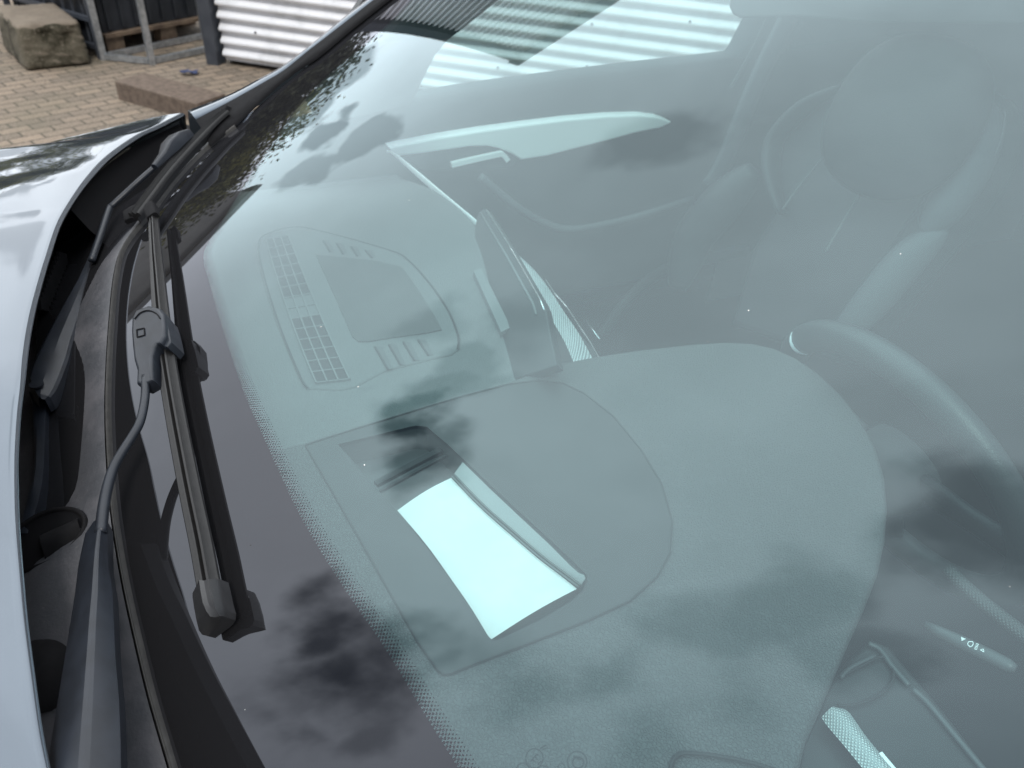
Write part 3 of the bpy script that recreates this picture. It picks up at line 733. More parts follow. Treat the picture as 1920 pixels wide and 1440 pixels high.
for u, v, l, r_ in ARM1:
    z0 = 1.098
    pc = PZ(u, v, z0+.004); pl = PZ(u-l, v, z0-.014); pml = PZ(u-l*.16, v, z0+.0036); pmr = PZ(u+r_*.16, v, z0+.0036); pr_ = PZ(u+r_, v, z0-.004)
    rows.append([pl+[0, .004, -.012], pl, (pl+pml)/2+[0, 0, .0015], pml, pc, pmr, (pmr+pr_)/2+[0, 0, .0008], pr_, pr_+[0, -.001, -.012]])
mb.grid(rows); mb.build('arm', 'arm_black', wp1, 12)
# far wiper
wp2 = empty('wiper'); wp2.parent = car
bl2, _ = blade([(255, 408), (280, 375), (310, 335), (340, 300), (370, 268), (400, 238), (428, 213)], [1.0, 1.0, 1.0, 1.0, .95, .85, .7], .017, wp2)
pts = [PG(u, v, .013) for u, v in [(247, 418), (254, 408), (264, 396)]]
capbox(pts, [.007, .0105, .009], [.007, .0105, .009], [.006, .0125, .010], wp2, 'end_cap', 'trim_black')
pts = [PG(u, v, .013) for u, v in [(422, 219), (430, 211), (437, 206)]]
capbox(pts, [.007, .0085, .004], [.007, .0085, .004], [.009, .011, .004], wp2, 'end_cap', 'trim_black')
pts = [PG(u, v, o_) for u, v, o_ in [(292, 316, .030), (312, 297, .030), (325, 284, .030), (340, 270, .030), (354, 258, .028)]]
capbox(pts, [.005, .008, .0125, .0125, .011], [.005, .008, .012, .012, .010], [.006, .009, .014, .015, .010], wp2, 'connector')
rod = spline([PZ(u, v, z0) for u, v, z0 in [(172, 488, 1.098), (187, 445, 1.102), (205, 392, 1.112), (212, 384, 1.115), (235, 363, 1.125), (262, 338, 1.138), (292, 312, 1.150), (318, 290, 1.162)]], 40)
rd = CMB(); rd.sweep(rod, lambda i: [(a*.0042, h*.0036) for a, h in ngon(10, 1)], (0, 0, 1)); rd.build('rod', 'arm_black', wp2, True)
ARM2 = [(174, 478, 5, 5), (166, 500, 7, 8), (155, 530, 10, 13), (140, 565, 15, 19), (125, 600, 19, 23), (112, 630, 22, 27), (100, 665, 27, 30), (88, 695, 30, 31), (78, 720, 27, 30), (76, 738, 15, 20), (78, 748, 6, 8)]
mb = CMB(); rows = []
for u, v, l, r_ in ARM2:
    z0 = 1.085; d_ = np.array([.92, .38])
    L_ = PZ(u-l*d_[0], v-l*d_[1], z0); Rr = PZ(u+r_*d_[0], v+r_*d_[1], z0-.002); c_ = PZ(u, v, z0+.003)
    rows.append([L_+[0, .002, -.012], L_, L_*.8+c_*.2+[0, 0, .002], c_, Rr*.8+c_*.2+[0, 0, .001], Rr, Rr+[0, -.001, -.014]])
mb.grid(rows); mb.build('arm', 'arm_black', wp2, 18)
mb = CMB(); pc = PZ(69, 722, 1.0895); mb.sweep([pc, pc+[0, 0, .0016]], ngon(20, .0062), (0, 1, 0)); mb.build('hinge_pin', 'arm_black', wp2, 40)
BASE2 = [(75, 735, 21, 18), (76, 755, 15, 14), (75, 790, 13, 13), (75, 830, 12, 12), (73, 870, 11, 13), (69, 905, 11, 14), (62, 940, 12, 14), (52, 975, 12, 13), (44, 1000, 12, 10)]
mb = CMB(); rows = []
for k, (u, v, l, r_) in enumerate(BASE2):
    z0 = 1.072-.002*k
    L_ = PZ(u-l, v, z0); Rr = PZ(u+r_, v, z0); c_ = PZ(u-l*.5, v, z0+.003); e_ = PZ(u+r_*.7, v, z0+.003)
    rows.append([L_+[0, .002, -.02], L_, c_, e_, Rr, Rr+[0, -.001, -.02]])
mb.grid(rows); mb.build('arm_base', 'arm_black', wp2, 40)

# ================================================================== CABIN
ZD = 1.05
def zdash(x, y):
    z_ = ZD-.10*np.clip((x-.05)/.55, 0, 1)**2
    return min(z_, zg(x, y)-.03)
dash = empty('dashboard'); dash.parent = car
rear = [PZ(733, 287, .985), PZ(815, 352, 1.02), PZ(898, 428, 1.04), PZ(960, 545, 1.045), PZ(1040, 690, 1.05)]
rx = [p[0] for p in rear][::-1]; ry = [p[1] for p in rear][::-1]
HUD_O = [(573, 834), (670, 803), (765, 774), (860, 745), (955, 720), (1010, 713), (1055, 718), (1095, 737), (1150, 780), (1200, 840), (1240, 905), (1260, 975), (1256, 1035), (1232, 1080), (1180, 1126), (1100, 1163), (1000, 1202), (900, 1240), (845, 1262), (832, 1263), (822, 1256), (785, 1204), (672, 1005)]
HOLE = [(634, 833), (702, 911), (755, 971), (800, 1027), (834, 1072), (862, 1110), (886, 1144), (903, 1172), (916, 1194), (924, 1200), (936, 1199), (1010, 1166), (1075, 1130), (1096, 1112), (1101, 1098), (1100, 1080), (1094, 1068), (1040, 990), (972, 874+30), (925, 862), (893, 820), (872, 790), (855, 779), (838, 777)]
HOLE = [(634, 833), (702, 911), (755, 971), (800, 1027), (834, 1072), (862, 1110), (886, 1144), (903, 1172), (916, 1194), (924, 1200), (936, 1199), (1010, 1164), (1070, 1128), (1092, 1108), (1101, 1092), (1100, 1078), (1088, 1066), (1030, 1011), (972, 958), (920, 910), (872, 864), (838, 832), (800, 800), (780, 798), (765, 801)]
ZH = 1.062
hole_w = [PZ(u, v, ZH) for u, v in HOLE]
cH = sum(hole_w)/len(hole_w)
def inpoly(p, poly):
    c_ = False; n_ = len(poly)
    for i in range(n_):
        a_, b_ = poly[i], poly[i-1]
        if (a_[1] > p[1]) != (b_[1] > p[1]) and p[0] < (b_[0]-a_[0])*(p[1]-a_[1])/(b_[1]-a_[1])+a_[0]: c_ = not c_
    return c_
big = [cH+(p-cH)*1.12 for p in hole_w]
xs = np.linspace(-.72, .62, 110); vv, ff = [], []; NYD = 60
for x in xs:
    yf = .075-.22*x*x
    yb = np.interp(x, rx, ry) if x > rx[0] else -.60 if x < -.24 else np.interp(x, [-.24, rx[0]], [-.60, ry[0]])
    for k in range(NYD+1):
        y = yf+(yb-yf)*k/NYD; vv.append(np.array([x, y, zdash(x, y)]))
    for d_, h_ in ((.008, -.004), (.016, -.012), (.02, -.03), (.02, -.25)): vv.append(np.array([x, yb-d_, zdash(x, yb)+h_]))
NC = NYD+5
for i in range(len(xs)-1):
    for j in range(NC-1):
        q = (i*NC+j, (i+1)*NC+j, (i+1)*NC+j+1, i*NC+j+1)
        c_ = sum(vv[k] for k in q)/4
        if not inpoly(c_, big) and not (c_[0] < -.235 and c_[1] < -.15-.1*max(0, -c_[0]-.45)): ff.append(q)
ob('dash_top', [p-CL for p in vv], ff, 'dash', dash, True)
# instrument hood (the raised block in front of the driver) with the display recess cut through
HD_O = [(470, 862), (520, 848)]+HUD_O[:5]+[(1043, 686), (1120, 671), (1200, 659), (1300, 648), (1360, 644), (1410, 646), (1450, 655), (1490, 673), (1530, 700), (1570, 738), (1605, 782), (1634, 835), (1650, 890), (1655, 950), (1650, 1010), (1636, 1070), (1612, 1130), (1580, 1200), (1545, 1280), (1500, 1380), (1470, 1520), (860, 1520), (800, 1400), (720, 1270), (640, 1150), (560, 1020), (500, 920)]
ih = CMB(); hole2 = [cH+(p-cH)*1.06 for p in hole_w]
ih.slab([PZ(u, v, ZH-.0015) for u, v in HD_O], (0, 0, -.10), [[p-[0, 0, .0015] for p in hole2]], bevel=.005, bevn=4)
ih.build('instrument_hood', 'hood_dash', dash, 40)
hp_ = CMB(); hp_.slab([PZ(u, v, ZH) for u, v in HUD_O], (0, 0, -.004), [hole_w], bevel=.0012, bevn=2); hud = hp_.build('display_surround', 'panel_smooth', dash, 40)
# seam groove around the surround
sg = CMB(); sp = [PZ(u, v, ZH+.0004) for u, v in HUD_O]; 
for a_, b_ in zip(sp, sp[1:]+sp[:1]): sg.bar(a_, b_, .0011, .0008)
sg.build('seam', 'vent_dark', dash)
# recess walls and floor
rc = CMB(); low = [p+np.array([0, 0, -.030]) for p in hole_w]
rc.grid([hole_w, low], closed=True)
rc.add([p+[0, 0, .0] for p in low], [tuple(reversed(q)) for q in tessellate_polygon([[Vector(p) for p in low]])])
rc.build('display_recess', 'recess', dash)
# darker rib across the far end of the recess
rb = CMB(); rb.bar(PZ(705, 908, 1.048), PZ(842, 836, 1.048), .006, .004); rb.bar(PZ(712, 922, 1.047), PZ(848, 848, 1.047), .0025, .003); rb.build('recess_rib', 'vent_dark', dash)

# ---- white panel added for the sky reflection in the recess cover, greyer strip beside
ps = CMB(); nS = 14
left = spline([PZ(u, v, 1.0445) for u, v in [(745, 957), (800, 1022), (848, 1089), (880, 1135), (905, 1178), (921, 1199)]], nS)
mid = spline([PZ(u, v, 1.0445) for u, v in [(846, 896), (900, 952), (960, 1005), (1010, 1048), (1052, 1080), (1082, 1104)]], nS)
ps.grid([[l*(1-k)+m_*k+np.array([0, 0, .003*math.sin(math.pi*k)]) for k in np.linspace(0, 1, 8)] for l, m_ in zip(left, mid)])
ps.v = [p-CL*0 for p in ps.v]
glare = MB(); glare.v, glare.f, glare.uv = ps.v, ps.f, ps.uv
po = glare.build('glare_panel', 'glare', None, True)
tag(po, label='bright white panel in the dashboard recess behind the windscreen, painted as a sky reflection', category='paper sheet')  # no paper here: added panel stands in for the sky reflection
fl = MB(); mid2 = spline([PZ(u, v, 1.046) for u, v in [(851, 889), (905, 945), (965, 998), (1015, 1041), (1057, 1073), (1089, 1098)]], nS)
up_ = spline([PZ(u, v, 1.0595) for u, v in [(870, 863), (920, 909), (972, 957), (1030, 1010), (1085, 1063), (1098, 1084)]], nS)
fl.grid([[m_*(1-k)+q*k for k in np.linspace(0, 1, 6)] for m_, q in zip(mid2, up_)]); fl.build('dim_glare_strip', 'glare_grey', po, True)['label'] = 'greyer strip beside the panel, its dimmer light put into the colour'
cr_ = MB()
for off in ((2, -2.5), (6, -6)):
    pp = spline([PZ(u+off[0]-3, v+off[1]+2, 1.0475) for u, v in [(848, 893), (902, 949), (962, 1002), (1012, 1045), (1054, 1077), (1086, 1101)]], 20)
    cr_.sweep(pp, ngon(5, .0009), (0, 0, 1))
cr_.build('groove_line', 'groove_line', po, True)

# ---- centre grille: surround plate, vent lattice, speaker mesh, slots
GR_O = [(490, 452), (505, 439), (550, 428), (600, 435), (673, 455), (733, 472), (768, 492), (807, 537), (840, 587), (857, 630), (858, 652), (845, 662), (800, 672), (720, 692), (664, 722), (640, 727), (577, 725), (565, 706), (545, 660), (523, 607), (505, 555), (493, 510), (487, 475)]
zG = 1.052
gp = CMB(); gp.slab([PZ(u, v, zG) for u, v in GR_O], (0, 0, -.008), bevel=.003, bevn=3); grille = gp.build('grille_surround', 'dash', dash, 40)
gs = CMB(); sp = spline([PZ(u, v, zG+.0004) for u, v in [(577, 727), (563, 706), (523, 607), (493, 510), (485, 455), (505, 437), (550, 426), (600, 433), (733, 470), (768, 490), (809, 535), (842, 585), (859, 630), (858, 654)]], 60)
gs.sweep(sp, [(-.0012, 0), (.0012, 0), (.0008, .0006), (-.0008, .0006)], (0, 0, 1)); gs.build('seam', 'vent_dark', dash)
A0, A1, B0, B1 = np.array((499, 450.)), np.array((541, 442.)), np.array((593, 718.)), np.array((655, 711.))
def lat(s, k, z_):
    l = A0*(1-s)+B0*s+np.array((-5, 2))*4*s*(1-s); r_ = A1*(1-s)+B1*s+np.array((-3, 1))*4*s*(1-s); q = l*(1-k)+r_*k; return PZ(q[0], q[1], z_)
vb = CMB(); vb.grid([[lat(s, k, zG+.0006) for k in (0, .5, 1)] for s in np.linspace(0, 1, 20)]); vent = vb.build('defroster_vent', 'vent_dark', dash)
for k in (0, 1/3, 2/3, 1):
    mb = CMB(); mb.sweep([lat(s, k, zG+.0018) for s in np.linspace(0, 1, 16)], [(-.0008, -.001), (.0008, -.001), (.0008, .0012), (-.0008, .0012)], (0, 0, 1)); mb.build('vent_bar', 'vent_bar', vent)
svals = [(i/14)**1.08 for i in range(15)]
for s in svals:
    mb = CMB(); mb.sweep([lat(s, 0, zG+.0012), lat(s, 1, zG+.0012)], [(-.0007, -.001), (.0007, -.001), (.0007, .001), (-.0007, .001)], (0, 0, 1)); mb.build('vent_bar', 'vent_bar', vent)
for i in (6, 7):
    for k in range(3):
        s0, s1 = svals[i]+.006, svals[i+1]-.004
        mb = CMB(); mb.slab([lat(s0, k/3+.03, zG+.0016), lat(s1, k/3+.03, zG+.0016), lat(s1, k/3+.30, zG+.0016), lat(s0, k/3+.30, zG+.0016)], (0, 0, -.001)); mb.build('vent_blank', 'dash', vent)
SP = [(592, 477), (640, 482), (700, 488), (752, 500), (770, 522), (800, 568), (822, 605), (828, 618), (800, 624), (740, 632), (690, 640), (672, 640), (660, 630), (630, 560)]
mb = CMB(); mb.slab([PZ(u, v, zG+.0012) for u, v in SP], (0, 0, -.002)); mb.build('speaker_grille', 'speaker', dash)
for tp, bt, wid in (([(604, 450), (629, 455), (656, 461), (683, 468)], [(617, 473), (641, 477), (668, 481), (695, 484)], 7), ([(701, 649), (727, 645), (754, 640), (782, 636)], [(725, 693), (749, 685), (775, 677), (801, 667)], 8)):
    for k, ((u0, v0), (u1, v1)) in enumerate(zip(tp, bt)):
        mb = CMB(); w2 = wid*.9; mb.add([PZ(u0, v0, zG+.0008), PZ(u0+w2*2.2, v0+1, zG+.0008), PZ(u1+w2*1.6, v1-2, zG+.0008), PZ(u1, v1, zG+.0008)], [(0, 1, 2, 3)]); sl = mb.build('slot', 'recess', dash)
        mb = CMB(); mb.bar(PZ(u0+2, v0+1, zG+.001), PZ(u1+2, v1-1, zG+.001), .0022, .001); mb.build('slot_rib', 'vent_dark', sl)

# ---- central display, its foot, metal trims
yS = -.43
SCR = [(897, 398), (905, 393), (913, 395), (960, 470), (1015, 566), (1021, 580), (1032, 640), (1043, 683), (966, 708), (953, 660), (938, 616), (917, 560), (903, 520), (893, 470), (891, 445), (893, 420)]
B1_, B2_, T1_ = PZ(891, 455, 1.046), PZ(955, 660, 1.052), PZ(960, 470, 1.082)
sN = np.cross(B2_-B1_, T1_-B1_); sN /= np.linalg.norm(sN)
if sN @ (CAM-B1_) < 0: sN = -sN
sF = lambda u, v: PL(u, v, B1_, sN)
mb = CMB(); mb.slab([sF(u, v) for u, v in SCR], -sN*.009, bevel=.002, bevn=2); scr = mb.build('display_screen', 'screen_back', None, 40)
mb = CMB(); pp = [sF(u, v)+sN*.0005 for u, v in [(912, 394), (960, 469), (1014, 564), (1021, 582)]]; mb.sweep(pp, ngon(6, .0011), sN); mb.build('chrome_rim', 'chrome', scr, True)
mb = CMB(); pp = [sF(u, v)+sN*.0006 for u, v in [(902, 400), (950, 480), (1000, 570), (1006, 590)]]; mb.sweep(pp, ngon(6, .0016), sN); mb.build('screen_bevel', 'vent_bar', scr, True)
mb = CMB(); mb.slab([PZ(u, v, 1.058) for u, v in [(889, 508), (902, 502), (957, 613), (941, 622)]], (0, 0, -.012), bevel=.001); mb.build('display_foot', 'vent_bar', dash)
def trimstrip(top, bot, f, name, mat, par, n=30):
    a_, b_ = spline([f(*q) for q in top], n), spline([f(*q) for q in bot], n)
    mb = CMB(); up_ = np.array([0, .4, .9]); mb.grid([[p*(1-k)+q*k+up_*.004*math.sin(math.pi*k) for k in np.linspace(0, 1, 7)] for p, q in zip(a_, b_)], uv=True); return mb.build(name, mat, par, True, True)
dR = [np.linalg.norm(rear[k]-CAM) for k in (0, 2)]
rearf = lambda u, v: PD(u, v, np.interp(u, [733, 898], dR)-.012)
trimstrip([(725, 286), (735, 289), (765, 316), (820, 366), (893, 431)], [(727, 283), (741, 287), (773, 312), (828, 358), (899, 417)], rearf, 'dash_trim', 'trim', dash)
tf = lambda u, v: PL(u, v, (0, -.452, 1.0), (0, -.45, .9))
trimstrip([(963, 472), (985, 510), (1010, 556), (1035, 600), (1058, 640), (1080, 690)], [(964, 471), (1000, 504), (1030, 542), (1058, 585), (1085, 625), (1118, 685)], tf, 'dash_trim', 'ribbed', dash)
mb = CMB(); pp = spline([tf(u, v) for u, v in [(1020, 520), (1040, 550), (1062, 575), (1085, 610), (1105, 640), (1128, 680)]], 20); mb.sweep(pp, ngon(6, .0012), (0, 1, 0)); mb.build('chrome_strip', 'chrome', dash, True)
mb = CMB(); pp = [tf(1098, 600), tf(1124, 636)]; mb.sweep(pp, ngon(6, .0010), (0, 1, 0)); mb.build('chrome_strip', 'chrome', dash, True)
# dash front below the top edge, passenger side and centre stack
mb = CMB(); mb.box((.12, -.52, .60), (1.0, 0, 0), (0, .16, 0), (0, 0, .5)); mb.build('dash_front', 'door_dark', dash)

# ---- passenger door
XD = .66
door = empty('passenger_door'); door.parent = car
SILL = [(600, 232), (770, 194), (900, 171), (1060, 149), (1200, 131), (1345, 114), (1460, 98), (1700, 62)]
sl = spline([PX(u, v, XD) for u, v in SILL], 40); sl = [p+(sl[0]-sl[1])*12 for p in sl[:1]]+sl
mb = CMB(); mb.grid([[p+[.10, 0, -.02], p+[.05, 0, .004], p+[.012, 0, .006], p+[.0, 0, -.002], p+[-.004, 0, -.02], p+[-.004, 0, -.10], p+[.02, 0, -.16], p+[.02, 0, -.55]] for p in sl]); mb.build('door_card', 'door_dark', door, True)
DT = [(732, 279), (760, 274), (820, 262), (900, 249), (980, 238), (1060, 228), (1140, 221), (1200, 219), (1235, 223), (1256, 230), (1238, 238), (1190, 247), (1140, 261), (1080, 276), (1025, 290), (978, 297), (962, 286), (940, 276), (915, 271), (880, 272), (840, 278), (790, 285), (745, 290)]
mb = CMB(); mb.slab([PX(u, v, XD-.03) for u, v in DT], (.04, 0, 0), bevel=.004, bevn=2); mb.build('door_trim', 'trim', door, 40)
mb = CMB(); mb.slab([PX(u, v, XD-.022) for u, v in [(760, 290), (840, 280), (900, 273), (935, 278), (975, 299), (960, 312), (880, 318), (790, 318)]], (.03, 0, 0), bevel=.004); mb.build('handle_recess', 'door_dark', door, 40)
mb = CMB(); pp = spline([PX(u, v, XD-.03) for u, v in [(846, 309), (880, 301), (930, 290), (942, 289), (952, 301)]], 24); mb.sweep(pp, [(-.005, -.004), (.005, -.004), (.005, .006), (-.005, .006)], (1, 0, 0)); mb.build('door_handle', 'trim', door, 40)
mb = CMB(); pp = spline([PX(u, v, XD-.03) for u, v in [(900, 330), (935, 360), (980, 395), (1030, 422), (1070, 430), (1130, 421), (1200, 404), (1300, 372)]], 40); mb.sweep(pp, ngon(6, .009, .006), (1, 0, 0)); mb.build('pocket_rim', 'seat_light', door, True)
mb = CMB(); pp = spline([PX(u, v, XD-.02) for u, v in [(1120, 640), (1180, 560), (1260, 500), (1400, 470)]], 30); mb.sweep(pp, ngon(8, .02, .01), (1, 0, 0)); mb.build('armrest', 'door_dark', door, True)
# side window with its frame; rear edge is the centre pillar
FRM = [(1378, 6), (1373, 20), (1380, 28), (1392, 32), (1385, 52), (1366, 84), (1345, 114)]
mb = CMB(); f1 = [PX(u, v, XD+.03) for u, v in [(1420, -80), (1410, -20), (1392, 34), (1366, 84), (1344, 116)]]; mb.grid([[p, p+[-.03, -.03, 0], p+[-.03, -.16, 0], p+[.04, -.18, 0]] for p in f1]); mb.build('centre_pillar', 'seat_light', None, True)
mb = CMB(); mb.grid([[np.array([x_, y_, z_]) for y_ in (f1[3][1]-.12, -1.9, -2.75)] for x_, z_ in ((XD+.02, .4), (XD+.02, 1.05), (XD-.08, 1.72))]); mb.build('rear_quarter', 'lining', None, True)
mb = CMB(); mb.slab([PD(u, v, 1.5) for u, v in [(1375, -30), (1372, 12), (1377, 23), (1388, 29), (1500, 26), (1640, 36), (1990, 40), (1990, -30)]], ray(1600, 0)*.05, bevel=.004); mb.build('headlining_edge', 'lining', None, 40)
mb = CMB(); y0, y1 = .25, -1.75; pts4 = [(XD+.035, -.22, .98), (XD+.035, y1, .98), (XD-.10, y1, 1.66), (XD-.10, -.95, 1.66), (XD-.03, -.52, 1.27)]; mb.add(pts4, [(0, 1, 2, 3, 4)]); mb.build('side_window', 'side_glass', door)
mb = CMB(); mb.slab([PX(u, v, XD-.012) for u, v in [(600, 236), (770, 195), (797, 140), (815, 104), (838, 76), (872, 50), (960, -20), (1040, -90), (740, -90), (640, 60), (560, 160)]], (.02, 0, 0)); mb.build('inner_pillar', 'dash', None)
# belt strap on the pillar
mb = CMB(); a_ = [PX(u, v, XD-.06) for u, v in [(1440, 30), (1415, 85), (1385, 140), (1370, 165)]]; mb.sweep(a_, [(-.004, -.001), (.004, -.001), (.004, .001), (-.004, .001)], (1, 0, 0)); mb.build('seat_belt', 'seat_light', None)
mb = CMB(); a_ = spline([PX(u, v, XD-.09) for u, v in [(1480, 30), (1440, 110), (1400, 200), (1360, 300), (1330, 350)]], 20); mb.sweep(a_, ngon(8, .028, .012), (1, 0, 0)); mb.build('seat_belt', 'seat_light', None, True)

# ---- cabin shell: floor, rear, roof, near side
mb = CMB(); mb.box((-.05, -1.5, .42), (1.6, 0, 0), (0, 2.4, 0), (0, 0, .04)); mb.build('cabin_floor', 'dark')
mb = CMB(); mb.box((-.05, -2.75, 1.0), (1.6, 0, 0), (0, .06, 0), (0, 0, 1.2)); mb.build('rear_bulkhead', 'door_dark')
mb = CMB(); rows = []
for y in np.linspace(-1.0, -2.8, 12):
    rows.append([np.array([x, y, 1.70-.10*((x+.05)/.75)**4-.06*((y+1.6)/1.2)**2]) for x in np.linspace(-.70, .60, 17)])
mb.grid(rows); mb.build('headlining', 'lining', None, True)
mb = CMB(); mb.grid([[p+[0, 0, .03] for p in r_] for r_ in rows]); mb.build('roof', 'paint', None, True)
mb = CMB(); mb.grid([[np.array([-.78, y, z_]) for y in (-.15, -1.0, -1.9, -2.8)] for z_ in (.40, .98, 1.03)]); mb.build('driver_door', 'door_dark')
mb = CMB(); mb.grid([[np.array([XD+.14, y, z_]) for y in (-.15, -1.0, -1.9, -2.8)] for z_ in (.35, .8, .98)]); mb.build('door_skin', 'paint', door)

# ---- passenger seat (faint behind the reflections)
seat = empty('passenger_seat'); seat.parent = car
s0 = PD(1690, 240, 1.62); sn = np.array([-.10, .93, .36])
SF = lambda u, v: PL(u, v, s0, sn)
SFo = lambda o_: (lambda u, v: PL(u, v, s0+sn*o_, sn))
bp = [(1577, 167), (1513, 200), (1460, 257), (1450, 290), (1453, 333), (1467, 393), (1420, 470), (1380, 600), (1560, 660), (1640, 560), (1727, 443), (1790, 345), (1808, 280), (1812, 225), (1780, 130), (1690, 110), (1620, 130)]
mb = CMB(); mb.slab([SF(u, v) for u, v in bp], -sn*.10, bevel=.02, bevn=4); mb.build('backrest', 'seat_leather', seat, 50)
def tube(px, r1, r2, off, name, mat, par):
    mb = CMB(); pp = spline([SFo(off)(u, v) for u, v in px], 30); mb.sweep(pp, lambda i: ngon(12, r1*(1-.55*abs(2*i/29-1)**3), r2*(1-.55*abs(2*i/29-1)**3)), sn); return mb.build(name, mat, par, True)
tube([(1585, 162), (1510, 200), (1458, 256), (1446, 300), (1450, 345), (1466, 400)], .014, .03, .015, 'bolster', 'seat_leather', seat)
tube([(1850, 190), (1862, 240), (1840, 310), (1800, 375), (1755, 435), (1690, 520), (1620, 600)], .050, .05, .02, 'bolster', 'seat_leather', seat)
tube([(1842, 195), (1840, 250), (1815, 320), (1775, 385), (1735, 440)], .036, .03, .055, 'bolster_facing', 'seat_light', seat)
tube([(1415, 318), (1350, 385), (1300, 450), (1270, 540)], .045, .05, .02, 'bolster', 'seat_leather', seat)
tube([(1770, 425), (1700, 490), (1640, 560), (1560, 650)], .034, .03, .05, 'bolster_facing', 'seat_light', seat)
for px in ([(1577, 253), (1530, 310), (1490, 360), (1467, 393)], [(1637, 317), (1605, 375), (1575, 425), (1547, 473)], [(1885, 207), (1880, 250), (1860, 300), (1813, 365), (1770, 412), (1763, 443)], [(1808, 232), (1800, 283), (1780, 337), (1753, 385)]):
    mb = CMB(); pp = spline([SFo(.062)(u, v) for u, v in px], 24); mb.sweep(pp, ngon(5, .0016), sn); mb.build('seam', 'vent_bar', seat, True)
mb = CMB(); hc = SFo(.10)(1690, 222); e1 = np.cross(sn, [0, 0, 1]); e1 /= np.linalg.norm(e1); e2 = np.cross(e1, sn); e2 /= np.linalg.norm(e2)
if e2[2] < 0: e2 = -e2
rows = []
for th in np.linspace(0, math.pi, 15):
    rows.append([hc+e1*.133*math.copysign(abs(math.sin(th)*math.cos(ph))**.85, math.cos(ph))+e2*.135*math.copysign(abs(math.sin(th)*math.sin(ph))**.85, math.sin(ph))+sn*.05*math.cos(th) for ph in np.linspace(0, 2*math.pi, 33)[:-1]])
mb.grid(rows, closed=True); mb.build('headrest', 'headrest_leather', seat, True)

# ---- steering wheel
wn_ = np.array([0, .9, -.43]); wn_ /= np.linalg.norm(wn_); wp0 = np.array([-.37, -.70, 1.0])
f1_, f2_ = np.array([1., 0, 0]), np.cross(wn_, [1., 0, 0])
wcen = f1_*-.389+f2_*-.566+wn_*(wp0 @ wn_)
# use the circle fitted in the wheel's own plane
if f2_[2] < 0: up2 = -f2_
else: up2 = f2_
wheel = empty('steering_wheel'); wheel.parent = car
mb = CMB(); rows = []
for a in np.linspace(0, 2*math.pi, 97)[:-1]:
    c_ = wcen+.172*(math.cos(a)*f1_+math.sin(a)*up2); rdl = math.cos(a)*f1_+math.sin(a)*up2
    rows.append([c_+.0185*math.cos(b_)*rdl+.0165*math.sin(b_)*wn_ for b_ in np.linspace(0, 2*math.pi, 17)[:-1]])
rows.append(rows[0]); mb.grid(rows, closed=True); mb.build('rim', 'wheel_leather', wheel, True)
mb = CMB(); hubp = wcen-up2*.01; mb.sweep([hubp+wn_*.05, hubp+wn_*.02, hubp-wn_*.02], lambda i: ngon(24, (.04, .055, .05)[i], (.036, .05, .042)[i]), up2); mb.build('hub', 'door_dark', wheel, True)
for a in (R(12), R(168), R(270)):
    d_ = math.cos(a)*f1_+math.sin(a)*up2; mb = CMB(); mb.sweep([hubp+d_*.05, hubp+d_*.11, hubp+d_*.165], lambda i: ngon(10, (.026, .017, .02)[i], .010), wn_); mb.build('spoke', 'seat_leather', wheel, True)
a = R(37); c_ = wcen+.172*(math.cos(a)*f1_+math.sin(a)*up2); rdl = math.cos(a)*f1_+math.sin(a)*up2; tg_ = -math.sin(a)*f1_+math.cos(a)*up2
mb = CMB(); mb.sweep([c_-tg_*.0012, c_+tg_*.0012], [(x*1.04, y*1.04) for x, y in ngon(24, .0185, .0170)], rdl); mb.build('stitch_ring', 'trim', wheel, True)
# column shroud
mb = CMB(); mb.sweep([wcen+wn_*.03-up2*.02, wcen+wn_*.20-up2*.06], lambda i: ngon(16, .04, .035), up2); mb.build('column_shroud', 'door_dark', None, True)
# ---- light stalk with symbols
lf = lambda u, v: PL(u, v, (0, -.58, .985), (0, .55, .85))
stk = CMB(); pp = [lf(u, v) for u, v in [(1735, 1170), (1760, 1184), (1800, 1203), (1850, 1227), (1890, 1247), (1905, 1254)]]
stk.sweep(pp, lambda i: ngon(14, (.003, .0052, .0062, .0062, .0060, .0035)[i], (.003, .004, .0048, .0048, .0046, .003)[i]), (0, .55, .85)); stalk = stk.build('light_stalk', 'stalk_plastic', None, True)
nS_ = np.array([0, .55, .85])/np.linalg.norm([0, .55, .85]); sfm = lambda u, v: PL(u, v, lf(1800, 1203)+nS_*.0056, nS_)
sy_ = CMB()
sy_.add([sfm(1802, 1194), sfm(1811, 1198), sfm(1803, 1202)], [(0, 1, 2)])
stroke_px(sy_, [(1824, 1203), (1816, 1203), (1814, 1208), (1819, 1213), (1823, 1211), (1825, 1207), (1824, 1203)], 1.6, sfm)
for k in range(5): stroke_px(sy_, [(1829-.9*k+1, 1206.5+2.4*k), (1834.5-.9*k+1, 1208.5+2.4*k)], 1.2, sfm)
stroke_px(sy_, [(1838, 1218.5), (1844, 1217), (1845, 1222.5), (1838, 1218.5)], 1.4, sfm)
sy_.build('light_symbol', 'print', stalk)
# knurled switch drum beyond the stalk
kn = CMB(); pp = spline([lf(u, v)+[0, -.03, 0] for u, v in [(1735, 1085), (1775, 1125), (1820, 1165), (1870, 1205), (1920, 1245)]], 24); kn.sweep(pp, ngon(14, .0068, .0055), (0, .5, .85), uv=True); kn.build('knurled_switch', 'knurled_dark', None, True, True)
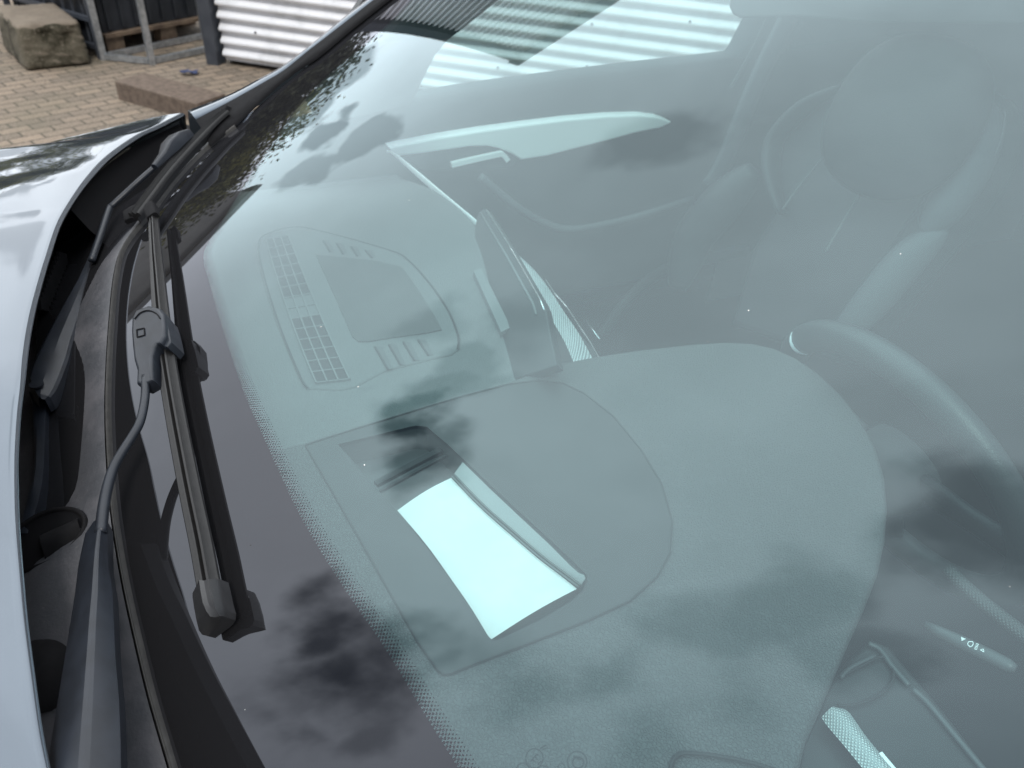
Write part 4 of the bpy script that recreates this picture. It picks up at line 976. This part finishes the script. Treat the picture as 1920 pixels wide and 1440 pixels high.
# ---- driver-side dash end: vent panel, ridges, knurled bar
zf = lambda u, v: PZ(u, v, 1.015)
dp = CMB(); dp.slab([zf(u, v) for u, v in [(1560, 1290), (1600, 1240), (1640, 1205), (1662, 1215), (1760, 1330), (1860, 1460), (1860, 1560), (1480, 1560), (1510, 1400)]], (0, 0, -.06), bevel=.004); dend = dp.build('dash_end', 'panel_smooth', dash, 40)
mb = CMB(); pp = spline([PZ(u, v, 1.0185) for u, v in [(1578, 1268), (1620, 1246), (1652, 1232), (1668, 1240), (1676, 1262), (1668, 1286), (1640, 1308), (1600, 1322), (1570, 1322)]], 40); mb.sweep(pp, ngon(5, .0012), (0, 0, 1)); mb.build('vent_seam', 'vent_dark', dash, True)
for px, w1 in (([(1628, 1206), (1650, 1218), (1672, 1248), (1704, 1285)], .0024), ([(1712, 1292), (1740, 1318), (1790, 1378), (1850, 1450)], .0024), ([(1576, 1270), (1596, 1252), (1640, 1230)], .0018)):
    mb = CMB(); pp = spline([PZ(u, v, 1.018) for u, v in px], 20); mb.sweep(pp, ngon(8, w1, .002), (0, 0, 1)); mb.build('ridge', 'stalk_plastic', dash, True)
kf = lambda u, v: PZ(u, v, 1.026)
a_ = [(1540, 1345), (1552, 1362), (1580, 1395), (1612, 1434), (1640, 1470)]; b_ = [(1566, 1326), (1590, 1334), (1622, 1378), (1655, 1418), (1705, 1470)]
pa, pb = spline([kf(*q) for q in a_], 30), spline([kf(*q) for q in b_], 30)
mb = CMB(); mb.grid([[p*(1-k)+q*k+np.array([0, 0, .006*math.sin(math.pi*k)]) for k in np.linspace(0, 1, 9)] for p, q in zip(pa, pb)], uv=True); mb.build('knurled_trim', 'knurled', dash, True, True)
mb = CMB(); mb.bar(PZ(1650, 1412, 1.028), PZ(1690, 1460, 1.028), .003, .002); mb.build('chrome_strip', 'chrome', dash)
mb = CMB(); pp = spline([PZ(u, v, ZH+.001) for u, v in [(1256, 1460), (1260, 1430), (1272, 1416), (1290, 1412), (1340, 1417), (1400, 1428), (1460, 1446)]], 24); mb.sweep(pp, ngon(6, .0016), (0, 0, 1)); mb.build('side_vent_seam', 'vent_dark', dash, True)

# wipers and other empties sit at the car's own origin; parts were built in car space
